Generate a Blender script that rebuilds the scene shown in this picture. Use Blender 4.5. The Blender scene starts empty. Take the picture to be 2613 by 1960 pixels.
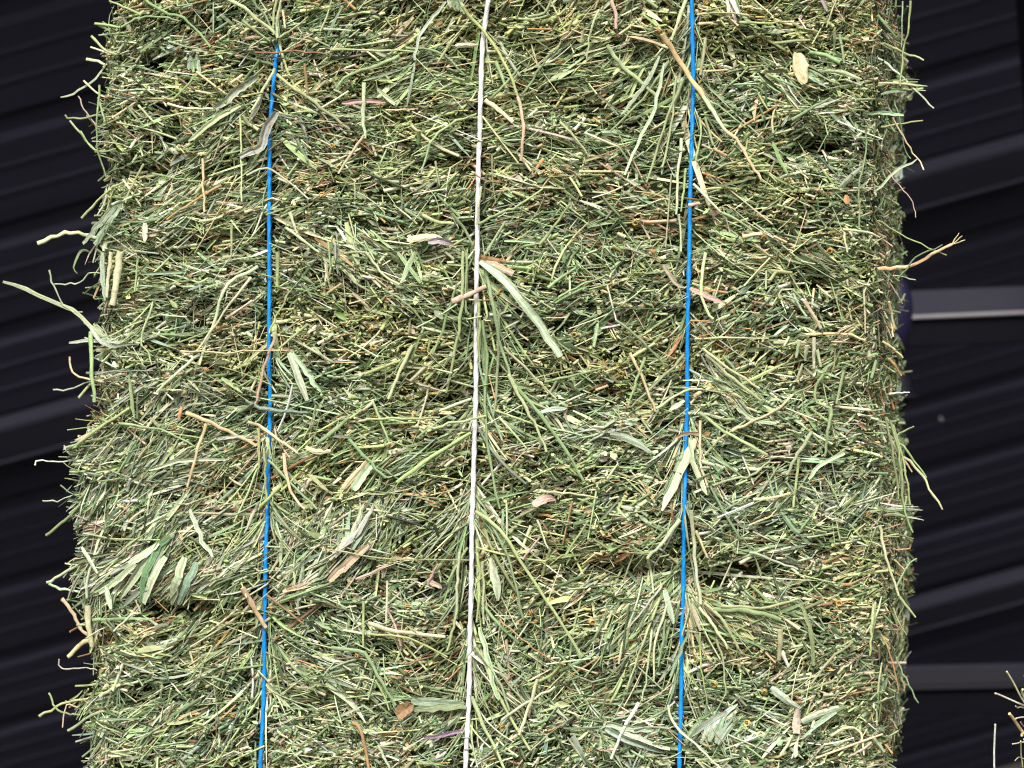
import bpy, math, random
import numpy as np
from mathutils import Matrix, Vector

# ------------------------------------------------------------------ camera, sky, sun, exposure
scene = bpy.context.scene
COL = scene.collection
ZC = 1.60                      # camera height
FS = 4876.0                    # focal length in photo pixels (2613 wide)
CX, CY = 1306.5, 980.0
D0 = 1.42                      # camera to bale face

cam_d = bpy.data.cameras.new('camera')
cam_d.sensor_width = 36.0
cam_d.lens = 36.0 * FS / 2613.0
cam_d.clip_start = 0.05
cam_d.clip_end = 200.0
cam_d.dof.use_dof = True
cam_d.dof.focus_distance = D0
cam_d.dof.aperture_fstop = 9.0
cam = bpy.data.objects.new('camera', cam_d)
COL.objects.link(cam)
cam.location = (0, 0, ZC)
cam.rotation_euler = (math.radians(90), 0, 0)
scene.camera = cam

SUN_EL, SUN_ROT = math.radians(46), math.radians(193)
world = bpy.data.worlds.new('World')
scene.world = world
world.use_nodes = True
wn = world.node_tree
bg = wn.nodes['Background']
sky = wn.nodes.new('ShaderNodeTexSky')
sky.sky_type = 'NISHITA'
sky.sun_disc = False
sky.sun_elevation = SUN_EL
sky.sun_rotation = SUN_ROT
sky.air_density = 1.0
sky.dust_density = 5.0
sky.ozone_density = 0.6
wn.links.new(sky.outputs['Color'], bg.inputs['Color'])
bg.inputs['Strength'].default_value = 0.075

sun_d = bpy.data.lights.new('sun', 'SUN')
sun_d.energy = 1.5
sun_d.angle = math.radians(16)
sun_d.color = (1.0, 0.985, 0.96)
sun = bpy.data.objects.new('sun', sun_d)
COL.objects.link(sun)
to_sun = Vector((math.sin(SUN_ROT) * math.cos(SUN_EL), math.cos(SUN_ROT) * math.cos(SUN_EL), math.sin(SUN_EL)))
sun.rotation_euler = to_sun.to_track_quat('Z', 'Y').to_euler()
sun.location = (2, -6, 8)

vs = scene.view_settings
vs.view_transform = 'Standard'
vs.look = 'None'
vs.exposure = 1.07
vs.gamma = 1.0
vs.use_curve_mapping = False
scene.cycles.filter_width = 1.15
scene.cycles.use_denoising = True

# ------------------------------------------------------------------ helpers
rng = np.random.default_rng(7)
random.seed(7)


def new_mat(name):
    m = bpy.data.materials.new(name)
    m.use_nodes = True
    nt = m.node_tree
    return m, nt, nt.nodes['Principled BSDF']


def mat_plain(name, col, rough=0.6, spec=0.3, var=0.25, scale=8.0, metallic=0.0, stretch=None, bump=0.0):
    m, nt, p = new_mat(name)
    tc = nt.nodes.new('ShaderNodeTexCoord')
    mp = nt.nodes.new('ShaderNodeMapping')
    if stretch:
        mp.inputs['Scale'].default_value = stretch
    nz = nt.nodes.new('ShaderNodeTexNoise')
    nz.inputs['Scale'].default_value = scale
    nz.inputs['Detail'].default_value = 6
    nz.inputs['Roughness'].default_value = 0.65
    nt.links.new(tc.outputs['Object'], mp.inputs['Vector'])
    nt.links.new(mp.outputs['Vector'], nz.inputs['Vector'])
    mx = nt.nodes.new('ShaderNodeMix')
    mx.data_type = 'RGBA'
    mx.inputs[6].default_value = (*[c * (1 - var) for c in col], 1)
    mx.inputs[7].default_value = (*[min(1, c * (1 + var)) for c in col], 1)
    nt.links.new(nz.outputs['Fac'], mx.inputs[0])
    nt.links.new(mx.outputs[2], p.inputs['Base Color'])
    p.inputs['Roughness'].default_value = rough
    p.inputs['Specular IOR Level'].default_value = spec
    p.inputs['Metallic'].default_value = metallic
    if bump:
        b = nt.nodes.new('ShaderNodeBump')
        b.inputs['Strength'].default_value = bump
        b.inputs['Distance'].default_value = 0.002
        nt.links.new(nz.outputs['Fac'], b.inputs['Height'])
        nt.links.new(b.outputs['Normal'], p.inputs['Normal'])
    return m


def mat_hay(name):
    m, nt, p = new_mat(name)
    at = nt.nodes.new('ShaderNodeAttribute')
    at.attribute_name = 'col'
    tc = nt.nodes.new('ShaderNodeTexCoord')
    nz = nt.nodes.new('ShaderNodeTexNoise')
    nz.inputs['Scale'].default_value = 420.0
    nz.inputs['Detail'].default_value = 3
    nt.links.new(tc.outputs['Object'], nz.inputs['Vector'])
    mr = nt.nodes.new('ShaderNodeMapRange')
    mr.inputs['From Min'].default_value = 0.3
    mr.inputs['From Max'].default_value = 0.7
    mr.inputs['To Min'].default_value = 0.84
    mr.inputs['To Max'].default_value = 1.12
    nt.links.new(nz.outputs['Fac'], mr.inputs['Value'])
    mul = nt.nodes.new('ShaderNodeVectorMath')
    mul.operation = 'SCALE'
    nt.links.new(at.outputs['Color'], mul.inputs[0])
    nt.links.new(mr.outputs['Result'], mul.inputs['Scale'])
    nt.links.new(mul.outputs['Vector'], p.inputs['Base Color'])
    p.inputs['Roughness'].default_value = 0.55
    p.inputs['Specular IOR Level'].default_value = 0.28
    return m


M_HAY = mat_hay('dried_hay')
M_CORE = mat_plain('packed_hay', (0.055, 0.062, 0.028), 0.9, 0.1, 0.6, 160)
M_BLUE = mat_plain('blue_twine', (0.010, 0.29, 0.88), 0.38, 0.4, 0.22, 500, stretch=(1, 1, 0.08))
M_WHITE = mat_plain('white_twine', (0.84, 0.83, 0.85), 0.42, 0.4, 0.10, 500, stretch=(1, 1, 0.08))
M_STRAWCORE = mat_plain('packed_straw', (0.20, 0.14, 0.06), 0.9, 0.1, 0.6, 120)
M_SHEET = mat_plain('charcoal_sheet', (0.034, 0.0345, 0.057), 0.85, 0.25, 0.3, 3.0, stretch=(0.4, 3, 3))
M_STEEL = mat_plain('dark_steel', (0.032, 0.033, 0.049), 0.75, 0.2, 0.35, 5.0, stretch=(0.6, 4, 4))
M_DIM = mat_plain('shaded_steel', (0.020, 0.020, 0.027), 0.7, 0.3, 0.3, 6)  # darker copy of the beam steel: dimmer light lower down put into the colour
M_DARK = mat_plain('black_and_shaded_steel', (0.005, 0.005, 0.008), 0.8, 0.08, 0.3, 6)  # black brace, neck and rod; on the beam flanges the black is painted shade
M_LIP = mat_plain('highlit_steel_edge', (0.26, 0.26, 0.275), 0.4, 0.5, 0.2, 9)  # same steel coloured paler: the light caught by the lip is painted in
M_PURPLE = mat_plain('dark_purple_plastic', (0.012, 0.009, 0.036), 0.45, 0.4, 0.2, 14)
M_BLACK = mat_plain('black_plastic', (0.008, 0.008, 0.010), 0.4, 0.4, 0.2, 14)
M_SCREW = mat_plain('zinc_screw', (0.35, 0.35, 0.37), 0.4, 0.5, 0.1, 40)
M_GROUND = mat_plain('earth_floor', (0.05, 0.044, 0.036), 0.95, 0.1, 0.4, 3)
M_CONC = mat_plain('concrete', (0.12, 0.115, 0.105), 0.9, 0.2, 0.25, 6)


def link(name, me, parent=None, mat=None):
    o = bpy.data.objects.new(name, me)
    COL.objects.link(o)
    if parent is not None:
        o.parent = parent
    if mat is not None and me is not None:
        me.materials.append(mat)
    return o


def empty(name, loc, rz=0.0):
    o = bpy.data.objects.new(name, None)
    COL.objects.link(o)
    o.location = loc
    o.rotation_euler = (0, 0, rz)
    o.empty_display_size = 0.1
    return o


def raw_mesh(name, verts, loops, sizes, cols=None, smooth=False):
    me = bpy.data.meshes.new(name)
    n = len(verts)
    me.vertices.add(n)
    me.vertices.foreach_set('co', np.ascontiguousarray(verts, dtype=np.float32).ravel())
    me.loops.add(len(loops))
    me.loops.foreach_set('vertex_index', np.ascontiguousarray(loops, dtype=np.int32))
    me.polygons.add(len(sizes))
    starts = np.concatenate([[0], np.cumsum(sizes)[:-1]]).astype(np.int32)
    me.polygons.foreach_set('loop_start', starts)
    if smooth is True or smooth is False:
        me.polygons.foreach_set('use_smooth', np.full(len(sizes), bool(smooth)))
    else:
        me.polygons.foreach_set('use_smooth', np.asarray(smooth, dtype=bool))
    if cols is not None:
        a = me.attributes.new('col', 'FLOAT_COLOR', 'POINT')
        c4 = np.ones((n, 4), np.float32)
        c4[:, :3] = cols
        a.data.foreach_set('color', c4.ravel())
    me.update(calc_edges=True)
    return me


def unit(v):
    return v / np.maximum(np.linalg.norm(v, axis=-1, keepdims=True), 1e-9)


def tangents(P):
    T = np.empty_like(P)
    T[:, 1:-1] = P[:, 2:] - P[:, :-2]
    T[:, 0] = P[:, 1] - P[:, 0]
    T[:, -1] = P[:, -1] - P[:, -2]
    return unit(T)


def tube_batch(P, R, C, S=5, flat=None, up=None, capcol=None):
    """P N,K,3 points; R N,K radii; C N,3 colours -> verts, loops, sizes, cols, smooth"""
    N, K, _ = P.shape
    T = tangents(P)
    if up is None:
        up = unit(rng.normal(size=(N, 3)))
    U = unit(np.cross(T, up[:, None, :]))
    W = np.cross(T, U)
    a = np.arange(S) * 2 * math.pi / S
    fl = np.ones(N) if flat is None else flat
    ring = (U[:, :, None, :] * np.cos(a)[None, None, :, None] +
            W[:, :, None, :] * (np.sin(a)[None, None, :, None] * fl[:, None, None, None]))
    V = P[:, :, None, :] + ring * R[:, :, None, None]
    body = V.reshape(N, K * S, 3)
    caps = np.concatenate([V[:, 0], V[:, -1]], axis=1)              # N,2S,3
    allv = np.concatenate([body, caps], axis=1)                     # N,K*S+2S
    nv = K * S + 2 * S
    cb = np.repeat(C[:, None, :], K * S, axis=1)
    cb = cb * (1 + 0.10 * rng.normal(size=(N, K * S, 1)))
    if capcol is None:
        capcol = np.clip(C * 0.5 + np.array([0.36, 0.33, 0.15]), 0, 0.85)
    cc = np.repeat(capcol[:, None, :], 2 * S, axis=1)
    cols = np.clip(np.concatenate([cb, cc], axis=1), 0.004, 0.9)
    k = np.arange(K - 1)[:, None] * S
    i = np.arange(S)[None, :]
    j = (i + 1) % S
    quad = np.stack([k + i, k + j, k + S + j, k + S + i], axis=-1).reshape(-1)   # (K-1)*S*4
    cap0 = K * S + np.arange(S)[::-1]
    cap1 = K * S + S + np.arange(S)
    tmpl = np.concatenate([quad, cap0, cap1])
    sz = np.concatenate([np.full((K - 1) * S, 4), [S, S]])
    loops = (tmpl[None, :] + (np.arange(N) * nv)[:, None]).ravel()
    sm = np.concatenate([np.ones((K - 1) * S, bool), [False, False]])
    return allv.reshape(-1, 3), loops, np.tile(sz, N), cols.reshape(-1, 3), np.tile(sm, N)


def leaf_batch(P, Wd, C, nrm, A=3, fold=0.25, streak=0.12, twist=0.0):
    """ribbon leaves: P N,K,3; Wd N,K half widths; nrm N,3 facing direction"""
    N, K, _ = P.shape
    T = tangents(P)
    Wv = unit(np.cross(nrm[:, None, :], T))
    Nn = np.cross(T, Wv)
    if np.any(twist):
        tw = (np.linspace(-0.5, 0.5, K)[None, :] * np.asarray(twist).reshape(-1, 1))[..., None]
        Wv, Nn = Wv * np.cos(tw) + Nn * np.sin(tw), Nn * np.cos(tw) - Wv * np.sin(tw)
    q = np.linspace(-1, 1, A)
    fo = np.asarray(fold).reshape(-1, 1, 1, 1) if np.ndim(fold) else fold
    V = (P[:, :, None, :] + Wv[:, :, None, :] * (q[None, None, :, None] * Wd[:, :, None, None]) +
         Nn[:, :, None, :] * (np.abs(q)[None, None, :, None] * Wd[:, :, None, None] * fo))
    st = 1 + streak * rng.normal(size=(N, 1, A, 1)) + 0.05 * rng.normal(size=(N, K, A, 1))
    cols = np.clip(C[:, None, None, :] * st, 0.004, 0.9)
    nv = K * A
    k = np.arange(K - 1)[:, None] * A
    i = np.arange(A - 1)[None, :]
    tmpl = np.stack([k + i, k + i + 1, k + A + i + 1, k + A + i], axis=-1).reshape(-1)
    loops = (tmpl[None, :] + (np.arange(N) * nv)[:, None]).ravel()
    return (V.reshape(-1, 3), loops, np.full(N * (K - 1) * (A - 1), 4), cols.reshape(-1, 3),
            np.zeros(N * (K - 1) * (A - 1), bool))


def join(batches):
    off, V, L, Z, Cc, Sm = 0, [], [], [], [], []
    for v, l, z, c, s in batches:
        V.append(v); L.append(l + off); Z.append(z); Cc.append(c); Sm.append(s)
        off += len(v)
    return [np.concatenate(x) for x in (V, L, Z, Cc, Sm)]


def mass_object(name, batches, parent, mat):
    v, l, z, c, s = join(batches)
    o = link(name, raw_mesh(name, v, l, z, c, s), parent, mat)
    o['kind'] = 'stuff'
    return o


# ---- value noise
_tab = np.random.default_rng(3).uniform(-1, 1, (256, 256))


def vnoise(x, y, seed=0):
    x = np.asarray(x, float) + seed * 17.31
    y = np.asarray(y, float) + seed * 9.77
    xi, yi = np.floor(x).astype(int), np.floor(y).astype(int)
    fx, fy = x - xi, y - yi
    fx, fy = fx * fx * (3 - 2 * fx), fy * fy * (3 - 2 * fy)
    g = lambda a, b: _tab[a & 255, b & 255]
    return ((g(xi, yi) * (1 - fx) + g(xi + 1, yi) * fx) * (1 - fy) +
            (g(xi, yi + 1) * (1 - fx) + g(xi + 1, yi + 1) * fx) * fy)


def box_mesh(name, x0, x1, y0, y1, z0, z1, bevel=0.0):
    import bmesh
    bm = bmesh.new()
    bmesh.ops.create_cube(bm, size=1.0)
    for v in bm.verts:
        v.co = ((x0 + x1) / 2 + v.co.x * (x1 - x0), (y0 + y1) / 2 + v.co.y * (y1 - y0), (z0 + z1) / 2 + v.co.z * (z1 - z0))
    if bevel:
        bmesh.ops.bevel(bm, geom=bm.edges[:], offset=bevel, segments=2, affect='EDGES')
    me = bpy.data.meshes.new(name)
    bm.to_mesh(me)
    bm.free()
    return me


def lathe_mesh(name, prof, seg=40):
    V, F = [], []
    n = len(prof)
    for r, z in prof:
        for k in range(seg):
            a = 2 * math.pi * k / seg
            V.append((r * math.cos(a), r * math.sin(a), z))
    for i in range(n - 1):
        for k in range(seg):
            F.append((i * seg + k, i * seg + (k + 1) % seg, (i + 1) * seg + (k + 1) % seg, (i + 1) * seg + k))
    F.append(tuple(range(seg - 1, -1, -1)))
    F.append(tuple((n - 1) * seg + k for k in range(seg)))
    me = bpy.data.meshes.new(name)
    me.from_pydata(V, [], F)
    for p in me.polygons:
        p.use_smooth = len(p.vertices) == 4
    me.update()
    return me


# ------------------------------------------------------------------ ground and platform the bales stand on
PLAT = 1.0
g = link('ground', raw_mesh('ground', [(-40, -40, 0), (40, -40, 0), (40, 40, 0), (-40, 40, 0)], [0, 1, 2, 3], [4]), None, M_GROUND)
g['kind'] = 'structure'
pl = link('platform', box_mesh('platform', -0.9, 1.7, 1.2, 2.3, -0.05, PLAT, 0.01), None, M_CONC)
pl['kind'] = 'structure'

# ------------------------------------------------------------------ roof underside behind the bale
RO = math.radians(15.5)          # pitch of the ribs across the picture
LEAN = math.radians(43.0)        # the sheet leans over towards the front
ROOF_Y = 4.3
rx = Vector((math.cos(RO), 0, math.sin(RO)))
up0 = Vector((-math.sin(RO), 0, math.cos(RO)))
ry = up0 * math.cos(LEAN) + Vector((0, -1, 0)) * math.sin(LEAN)
rzv = rx.cross(ry)               # towards the camera
roof_mat = Matrix(((rx.x, ry.x, rzv.x, 0), (rx.y, ry.y, rzv.y, ROOF_Y), (rx.z, ry.z, rzv.z, ZC), (0, 0, 0, 1)))
roof = empty('shed_roof', (0, 0, 0))
roof.matrix_world = roof_mat
roof['kind'] = 'structure'
roof_inv = roof_mat.inverted()


def on_roof(px, py):
    """where the line of sight through a photo point meets the roof, in roof coordinates"""
    d = Vector(((px - CX) / FS, 1, (CY - py) / FS))
    o = roof_inv @ Vector((0, 0, ZC))
    dl = roof_inv.to_3x3() @ d
    t = -o.z / dl.z
    return o + dl * t


PITCH = 0.236
NR = 3


def sheet_mesh():
    prof = []
    for k in range(NR):
        b = k * PITCH
        prof += [(b, 0), (b + .048, 0), (b + .052, .0022), (b + .058, .0022), (b + .062, 0),
                 (b + .108, 0), (b + .112, .0022), (b + .118, .0022), (b + .122, 0), (b + .168, 0),
                 (b + .182, -.012), (b + .212, -.012), (b + .230, 0)]
    prof.append((NR * PITCH + 0.02, 0.0012))
    X = np.linspace(-5.0, 6.0, 5)
    V = [(x, p, h) for x in X for p, h in prof]
    n = len(prof)
    F = [(i * n + j, (i + 1) * n + j, (i + 1) * n + j + 1, i * n + j + 1) for i in range(len(X) - 1) for j in range(n - 1)]
    me = bpy.data.meshes.new('roof_sheet')
    me.from_pydata(V, [], F)
    me.update()
    me.materials.append(M_SHEET)
    return me


sm_ = sheet_mesh()
p_ref = on_roof(0, 345).y         # a groove line seen at the left edge of the photo
base = p_ref - 0.185
for k in range(-4, 4):
    o = link('roof_sheet', sm_, roof)
    o.location = (0, base + k * NR * PITCH, 0.0008 * (k % 2))


def purlin(py_left, w, h):
    c = on_roof(0, py_left)
    o = link('purlin', box_mesh('purlin', -4.8, 4.0, -w / 2, w / 2, 0.004, h, 0.004), roof, M_STEEL)
    o.location = (0, c.y, 0)
    lip = link('lip', box_mesh('lip', -4.8, 4.0, -0.004, 0.002, 0.004, h + 0.006, 0.001), o, M_STEEL)
    lip.location = (0, -w / 2 - 0.002, 0)


purlin(1098, 0.086, 0.050)
purlin(2190, 0.086, 0.050)
purlin(-250, 0.086, 0.050)


def cam_pt(px, py, y):
    return Vector(((px - CX) / FS * y, y, ZC + (CY - py) / FS * y))


def tie_beam(p0, p1, y, hpx, lip_mat, web_mat):
    """a channel seen from the front: web, folded lower lip with its highlight coloured in, flange below blackened as shade"""
    a, b = cam_pt(*p0, y), cam_pt(*p1, y)
    d = (b - a)
    L = d.length
    ang = math.atan2(d.z, d.x)
    h = hpx / FS * y
    o = link('tie_beam', box_mesh('tie_beam', -1.1, L + 0.55, 0.0, 0.004, -h, 0, 0.001), roof, web_mat)
    lipm = box_mesh('lip', -1.1, L + 0.55, -0.010, 0.002, -h - 0.007, -h - 0.0005, 0.0015)
    fl = box_mesh('flange', -1.1, L + 0.55, 0.0, 0.05, -h - 0.052, -h - 0.0075, 0.001)
    top = box_mesh('flange', -1.1, L + 0.55, 0.004, 0.05, -0.004, 0.0, 0.001)
    mw = Matrix.Translation(a) @ Matrix.Rotation(-ang, 4, 'Y')
    o.matrix_parent_inverse = roof_inv
    o.matrix_world = mw
    o.matrix_basis = mw
    for nm, me, m in (('lip', lipm, lip_mat), ('flange', fl, M_DARK), ('flange', top, M_STEEL)):
        link(nm, me, o, m)


tie_beam((2329, 742), (2613, 730), 3.15, 62, M_LIP, M_STEEL)
tie_beam((2300, 1710), (2613, 1703), 3.35, 40, M_DIM, M_DIM)

# dark sloping brace at the top right edge
bp0, bp1 = cam_pt(2583, -400, 3.05), cam_pt(2780, 2300, 3.05)
dz = (bp1 - bp0)
br = link('brace', box_mesh('brace', 0, 0.11, -0.05, 0.05, -dz.length, 0.6, 0.004), roof, M_DARK)
mw = Matrix.Translation(bp0) @ Matrix.Rotation(math.atan2(-dz.x, -dz.z), 4, 'Y')
br.matrix_parent_inverse = roof_inv
br.matrix_basis = mw

sc_pt = on_roof(2399, 1066)
s_ = link('screw', lathe_mesh('screw', [(.0045, 0), (.0045, .003), (.003, .005), (.003, .009), (.0015, .010)], 10), roof, M_SCREW)
s_.location = (sc_pt.x, sc_pt.y, 0.001)

# ------------------------------------------------------------------ purple hanging fitting behind the right edge
FY = 2.75
k_ = FY / FS
fit = empty('hanging_fitting', cam_pt(2284, 1062, FY))
fit['label'] = 'dark purple rounded fitting with black flared lower end behind hay bale'
fit['category'] = 'hanging fitting'


def prof_px(rows):
    return [(r * k_, (1062 - y) * k_) for y, r in rows]


link('globe', lathe_mesh('globe', prof_px([(905, 14), (895, 22), (870, 33), (830, 42), (785, 45), (750, 41), (722, 30), (704, 14), (698, 5)])), fit, M_PURPLE)
link('neck', lathe_mesh('neck', prof_px([(934, 14), (925, 13), (906, 13)])), fit, M_DARK)
link('shade', lathe_mesh('shade', prof_px([(1062, 8), (1046, 24), (1030, 40), (1016, 58), (1010, 60), (1006, 47), (990, 43), (970, 38), (948, 27), (935, 15)])), fit, M_BLACK)
link('rod', lathe_mesh('rod', [(0.004, (1062 - 699) * k_), (0.004, 0.95)], 12), fit, M_DARK)

# ------------------------------------------------------------------ the hay bale
YAW = math.radians(7.0)
ZB = PLAT + 0.004
bale = empty('hay_bale', (0, D0, ZB), -YAW)
bale['label'] = 'green hay bale stood on end, tied with two blue twines and one white'
bale['category'] = 'hay bale'
EX = np.array([math.cos(YAW), -math.sin(YAW), 0.0])
EY = np.array([math.sin(YAW), math.cos(YAW), 0.0])
BTOP = 1.12
DEPTH = 0.40


def to_face(px, py):
    """photo point -> (x, z) on the bale's front plane, bale coordinates"""
    px, py = np.asarray(px, float), np.asarray(py, float)
    d = np.stack([(px - CX) / FS, np.ones_like(px), (CY - py) / FS], -1)
    t = (EY[1] * D0) / (d @ EY)
    p = d * t[..., None]
    rel = p - np.array([0, D0, 0])
    return rel @ EX, p[..., 2] + ZC - ZB


S22 = 2613 / 2212.0
# outline of the front face (2212-wide picture units)
LV = np.array([-400, 0, 100, 200, 300, 400, 500, 560, 650, 750, 850, 900, 950, 1000, 1050, 1100, 1150, 1200, 1250, 1300, 1400, 1450, 1500, 1550, 1659, 2100])
LU = np.array([240, 240, 228, 222, 222, 222, 212, 205, 210, 222, 215, 200, 178, 165, 168, 168, 175, 172, 172, 186, 190, 202, 180, 192, 195, 200])
RV = np.array([-400, 0, 200, 400, 600, 800, 1000, 1200, 1400, 1659, 2100])
RU = np.array([1892, 1890, 1880, 1876, 1878, 1886, 1896, 1906, 1898, 1896, 1896])
_lx, _lz = to_face(LU * S22, LV * S22)
_rx, _rz = to_face(RU * S22, RV * S22)
xL = lambda z: np.interp(-z, -_lz, _lx)
xR = lambda z: np.interp(-z, -_rz, _rx)

TW = {
    'blue1': np.array([(606, -300), (602, 0), (597, 95), (590, 160), (584, 230), (580, 300), (579, 480), (578, 700), (577, 900), (575, 1100), (570, 1300), (565, 1450), (560, 1659), (556, 2000)], float),
    'white': np.array([(1075, -300), (1054, 0), (1041, 80), (1036, 150), (1032, 350), (1031, 550), (1026, 800), (1022, 1000), (1018, 1250), (1012, 1450), (1006, 1659), (998, 2000)], float),
    'blue2': np.array([(1496, -300), (1495, 0), (1496, 150), (1494, 300), (1490, 450), (1487, 600), (1484, 800), (1480, 1000), (1476, 1250), (1471, 1450), (1468, 1659), (1462, 2000)], float),
}
TWX = {}
for k, a in TW.items():
    x, z = to_face(a[:, 0] * S22, a[:, 1] * S22)
    TWX[k] = (z[::-1].copy(), x[::-1].copy())
twx = lambda k, z: np.interp(z, *TWX[k])

_fb = np.array([-420, -300, -170, -40, 128, 345, 500, 700, 862, 1065, 1238, 1405, 1545, 1690, 1830, 1980, 2150, 2300]) * S22
FB = np.sort(to_face(np.full(len(_fb), CX), _fb)[1])
CREV = []
for px, py, hl, dep, hh in [(1600, 1462, 75, 38, 7), (1480, 1445, 130, 16, 7), (1815, 1478, 85, 36, 7), (1930, 1450, 130, 18, 9), (2075, 730, 70, 24, 8),
                            (2115, 372, 60, 28, 8), (375, 160, 60, 28, 9), (340, 1500, 14, 24, 8), (430, 1556, 110, 28, 5),
                            (292, 850, 22, 18, 14), (1128, 1022, 60, 28, 7), (1165, 1735, 50, 14, 6), (495, 1092, 40, 14, 4),
                            (1000, 1090, 60, 10, 5), (890, 1885, 40, 12, 5), (2190, 830, 18, 14, 14), (1090, 30, 90, 12, 7),
                            (1240, 420, 60, 14, 6), (700, 1075, 50, 20, 5), (1440, 830, 40, 18, 5), (2050, 930, 45, 20, 5), (1760, 1400, 60, 16, 5), (2050, 1520, 120, 10, 12), (600, 1250, 60, 12, 5), (1060, 1520, 60, 12, 8), (2040, 1700, 90, 10, 9)]:
    x, z = to_face(px, py)
    CREV.append((x, z, hl * 0.00027, dep * 0.00072, hh * 0.00095))


def Hs(s, z, fine=True):
    """relief of the bale surface, metres outward"""
    s, z = np.asarray(s, float), np.asarray(z, float)
    zz = z + 0.007 * vnoise(s / 0.13, z / 0.3, 1) + 0.003 * vnoise(s / 0.04, z / 0.2, 2)
    i = np.clip(np.searchsorted(FB, zz) - 1, 0, len(FB) - 2)
    th = FB[i + 1] - FB[i]
    t = (zz - FB[i]) / th
    e = np.minimum(t, 1 - t) * th
    kk = np.where(t < 0.5, i, i + 1)
    A = 0.001 + 0.012 * np.clip(vnoise(s / 0.075, kk * 7.3, 3) + 0.0, 0, 1)
    h = -A * np.exp(-(e / 0.0065) ** 2) + 0.004 * vnoise(s / 0.2, i * 3.1, 4)
    h += 0.0042 * vnoise(s / 0.085, z / 0.05, 5)
    if fine:
        h += 0.0052 * vnoise(s / 0.020, z / 0.010, 6)
    for cx, cz, hl, dep, hh in CREV:
        h -= dep * np.exp(-((s - cx) / hl) ** 2 - ((z - cz) / hh) ** 2)
    for k in TWX:
        dxx = (s - twx(k, z))
        h += -0.0085 * np.exp(-(dxx / 0.013) ** 2) + 0.0025 * np.exp(-((np.abs(dxx) - 0.03) / 0.015) ** 2)
    return h


RL, RR = 0.030, 0.012
SPL = math.radians(7.6)


def surf(s, z, fine=True, base=0.0):
    """position, outward normal, tangent on the bale's girth (front face s = x)"""
    s, z = np.broadcast_arrays(np.asarray(s, float), np.asarray(z, float))
    xl, xr = xL(z) + RL, xR(z) - RR
    aR = np.clip((s - xr) / RR, 0, math.pi / 2 - SPL)
    aL = np.clip((xl - s) / RL, 0, math.pi / 2)
    lenR = np.maximum(0, s - xr - RR * (math.pi / 2 - SPL))
    lenL = np.maximum(0, xl - s - RL * (math.pi / 2))
    x = np.clip(s, xl, xr) + RR * np.sin(aR) - RL * np.sin(aL)
    y = RR * (1 - np.cos(aR)) + RL * (1 - np.cos(aL))
    x = x + lenR * math.sin(SPL)
    y = y + lenR * math.cos(SPL) + lenL
    th = aR - aL
    t = np.stack([np.cos(th), np.sin(th), np.zeros_like(th)], -1)
    n = np.stack([np.sin(th), -np.cos(th), np.zeros_like(th)], -1)
    h = Hs(s, z, fine) + base
    p = np.stack([x, y, z], -1) + n * h[..., None]
    return p, n, t


UPV = np.array([0, 0, 1.0])
PAL = {
    'pale': (0.60, 0.65, 0.40), 'yg': (0.42, 0.505, 0.245), 'green': (0.285, 0.39, 0.19), 'mid': (0.145, 0.21, 0.102),
    'dark': (0.062, 0.085, 0.042), 'blue': (0.29, 0.375, 0.26), 'grey': (0.48, 0.545, 0.39), 'cream': (0.74, 0.70, 0.46), 'straw': (0.70, 0.57, 0.34),
    'brown': (0.28, 0.18, 0.10), 'pink': (0.56, 0.43, 0.33), 'orange': (0.54, 0.33, 0.15), 'purple': (0.42, 0.32, 0.37), 'white': (0.80, 0.82, 0.66), 'lpale': (0.52, 0.62, 0.40)}
PK = ['pale', 'yg', 'green', 'mid', 'dark', 'blue', 'grey', 'cream', 'straw', 'brown', 'pink', 'orange']
PC = np.array([PAL[k] for k in PK])


def pick(n, w):
    w = np.array(w, float)
    return PC[rng.choice(len(PK), n, p=w / w.sum())]


W_STEM = [20, 23, 23, 14, 9, 3, 4, 6, 4, 4, 2, 2]
W_LEAF = [4, 12, 22, 24, 16, 8, 6, 2, 1, 5, 2, 1]
W_END = [20, 24, 18, 12, 8, 2, 3, 12, 6, 4, 1, 2]


def jitter(C, a=0.16):
    n = len(C)
    return np.clip(C * np.exp(a * rng.normal(size=(n, 1))) * (1 + 0.06 * rng.normal(size=(n, 3))), 0.008, 0.88)


def tint(s, z):
    """hay differs from place to place: olive and straw-yellow beds, silvery leafy beds"""
    w = np.clip(0.5 + 0.7 * vnoise(s / 0.08, z / 0.035, 41) + 0.3 * vnoise(s / 0.025, z / 0.015, 42), 0, 1)[:, None]
    return (1 - w) * np.array([1.06, 0.99, 0.89]) + w * np.array([0.97, 1.02, 1.10])


def open_gap(s, z, p=0.85):
    g_ = np.zeros(len(s))
    for cx, cz, hl, dep, hh in CREV:
        g_ = np.maximum(g_, np.exp(-((s - cx) / hl) ** 2 - ((z - cz) / (hh * 0.9)) ** 2) * min(1, dep / 0.016))
    return rng.random(len(s)) > p * np.clip((g_ - 0.25) * 2.2, 0, 1)


def cull_twine(P, keep=0.05):
    """drop loose bits that would lie across a twine"""
    bad = np.zeros(len(P), bool)
    for k in TWX:
        q0, q1 = P[:, 0], P[:, -1]
        for f in np.linspace(0, 1, 9):
            q = q0 * (1 - f) + q1 * f
            near = (np.abs(q[:, 0] - twx(k, q[:, 2])) < 0.0026) & (q[:, 1] < 0.012)
            if k == 'blue1':
                near &= q[:, 2] < BLUE_END
            bad |= near & ((rng.random(len(P)) < 0.75) if f == 0 and k != 'white' else True)
    return ~bad | (rng.random(len(P)) < keep)


ZLOW = float(to_face(300 * S22, 1080 * S22)[1])
BLUE_END = float(to_face(597 * S22, 97 * S22)[1])


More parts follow.
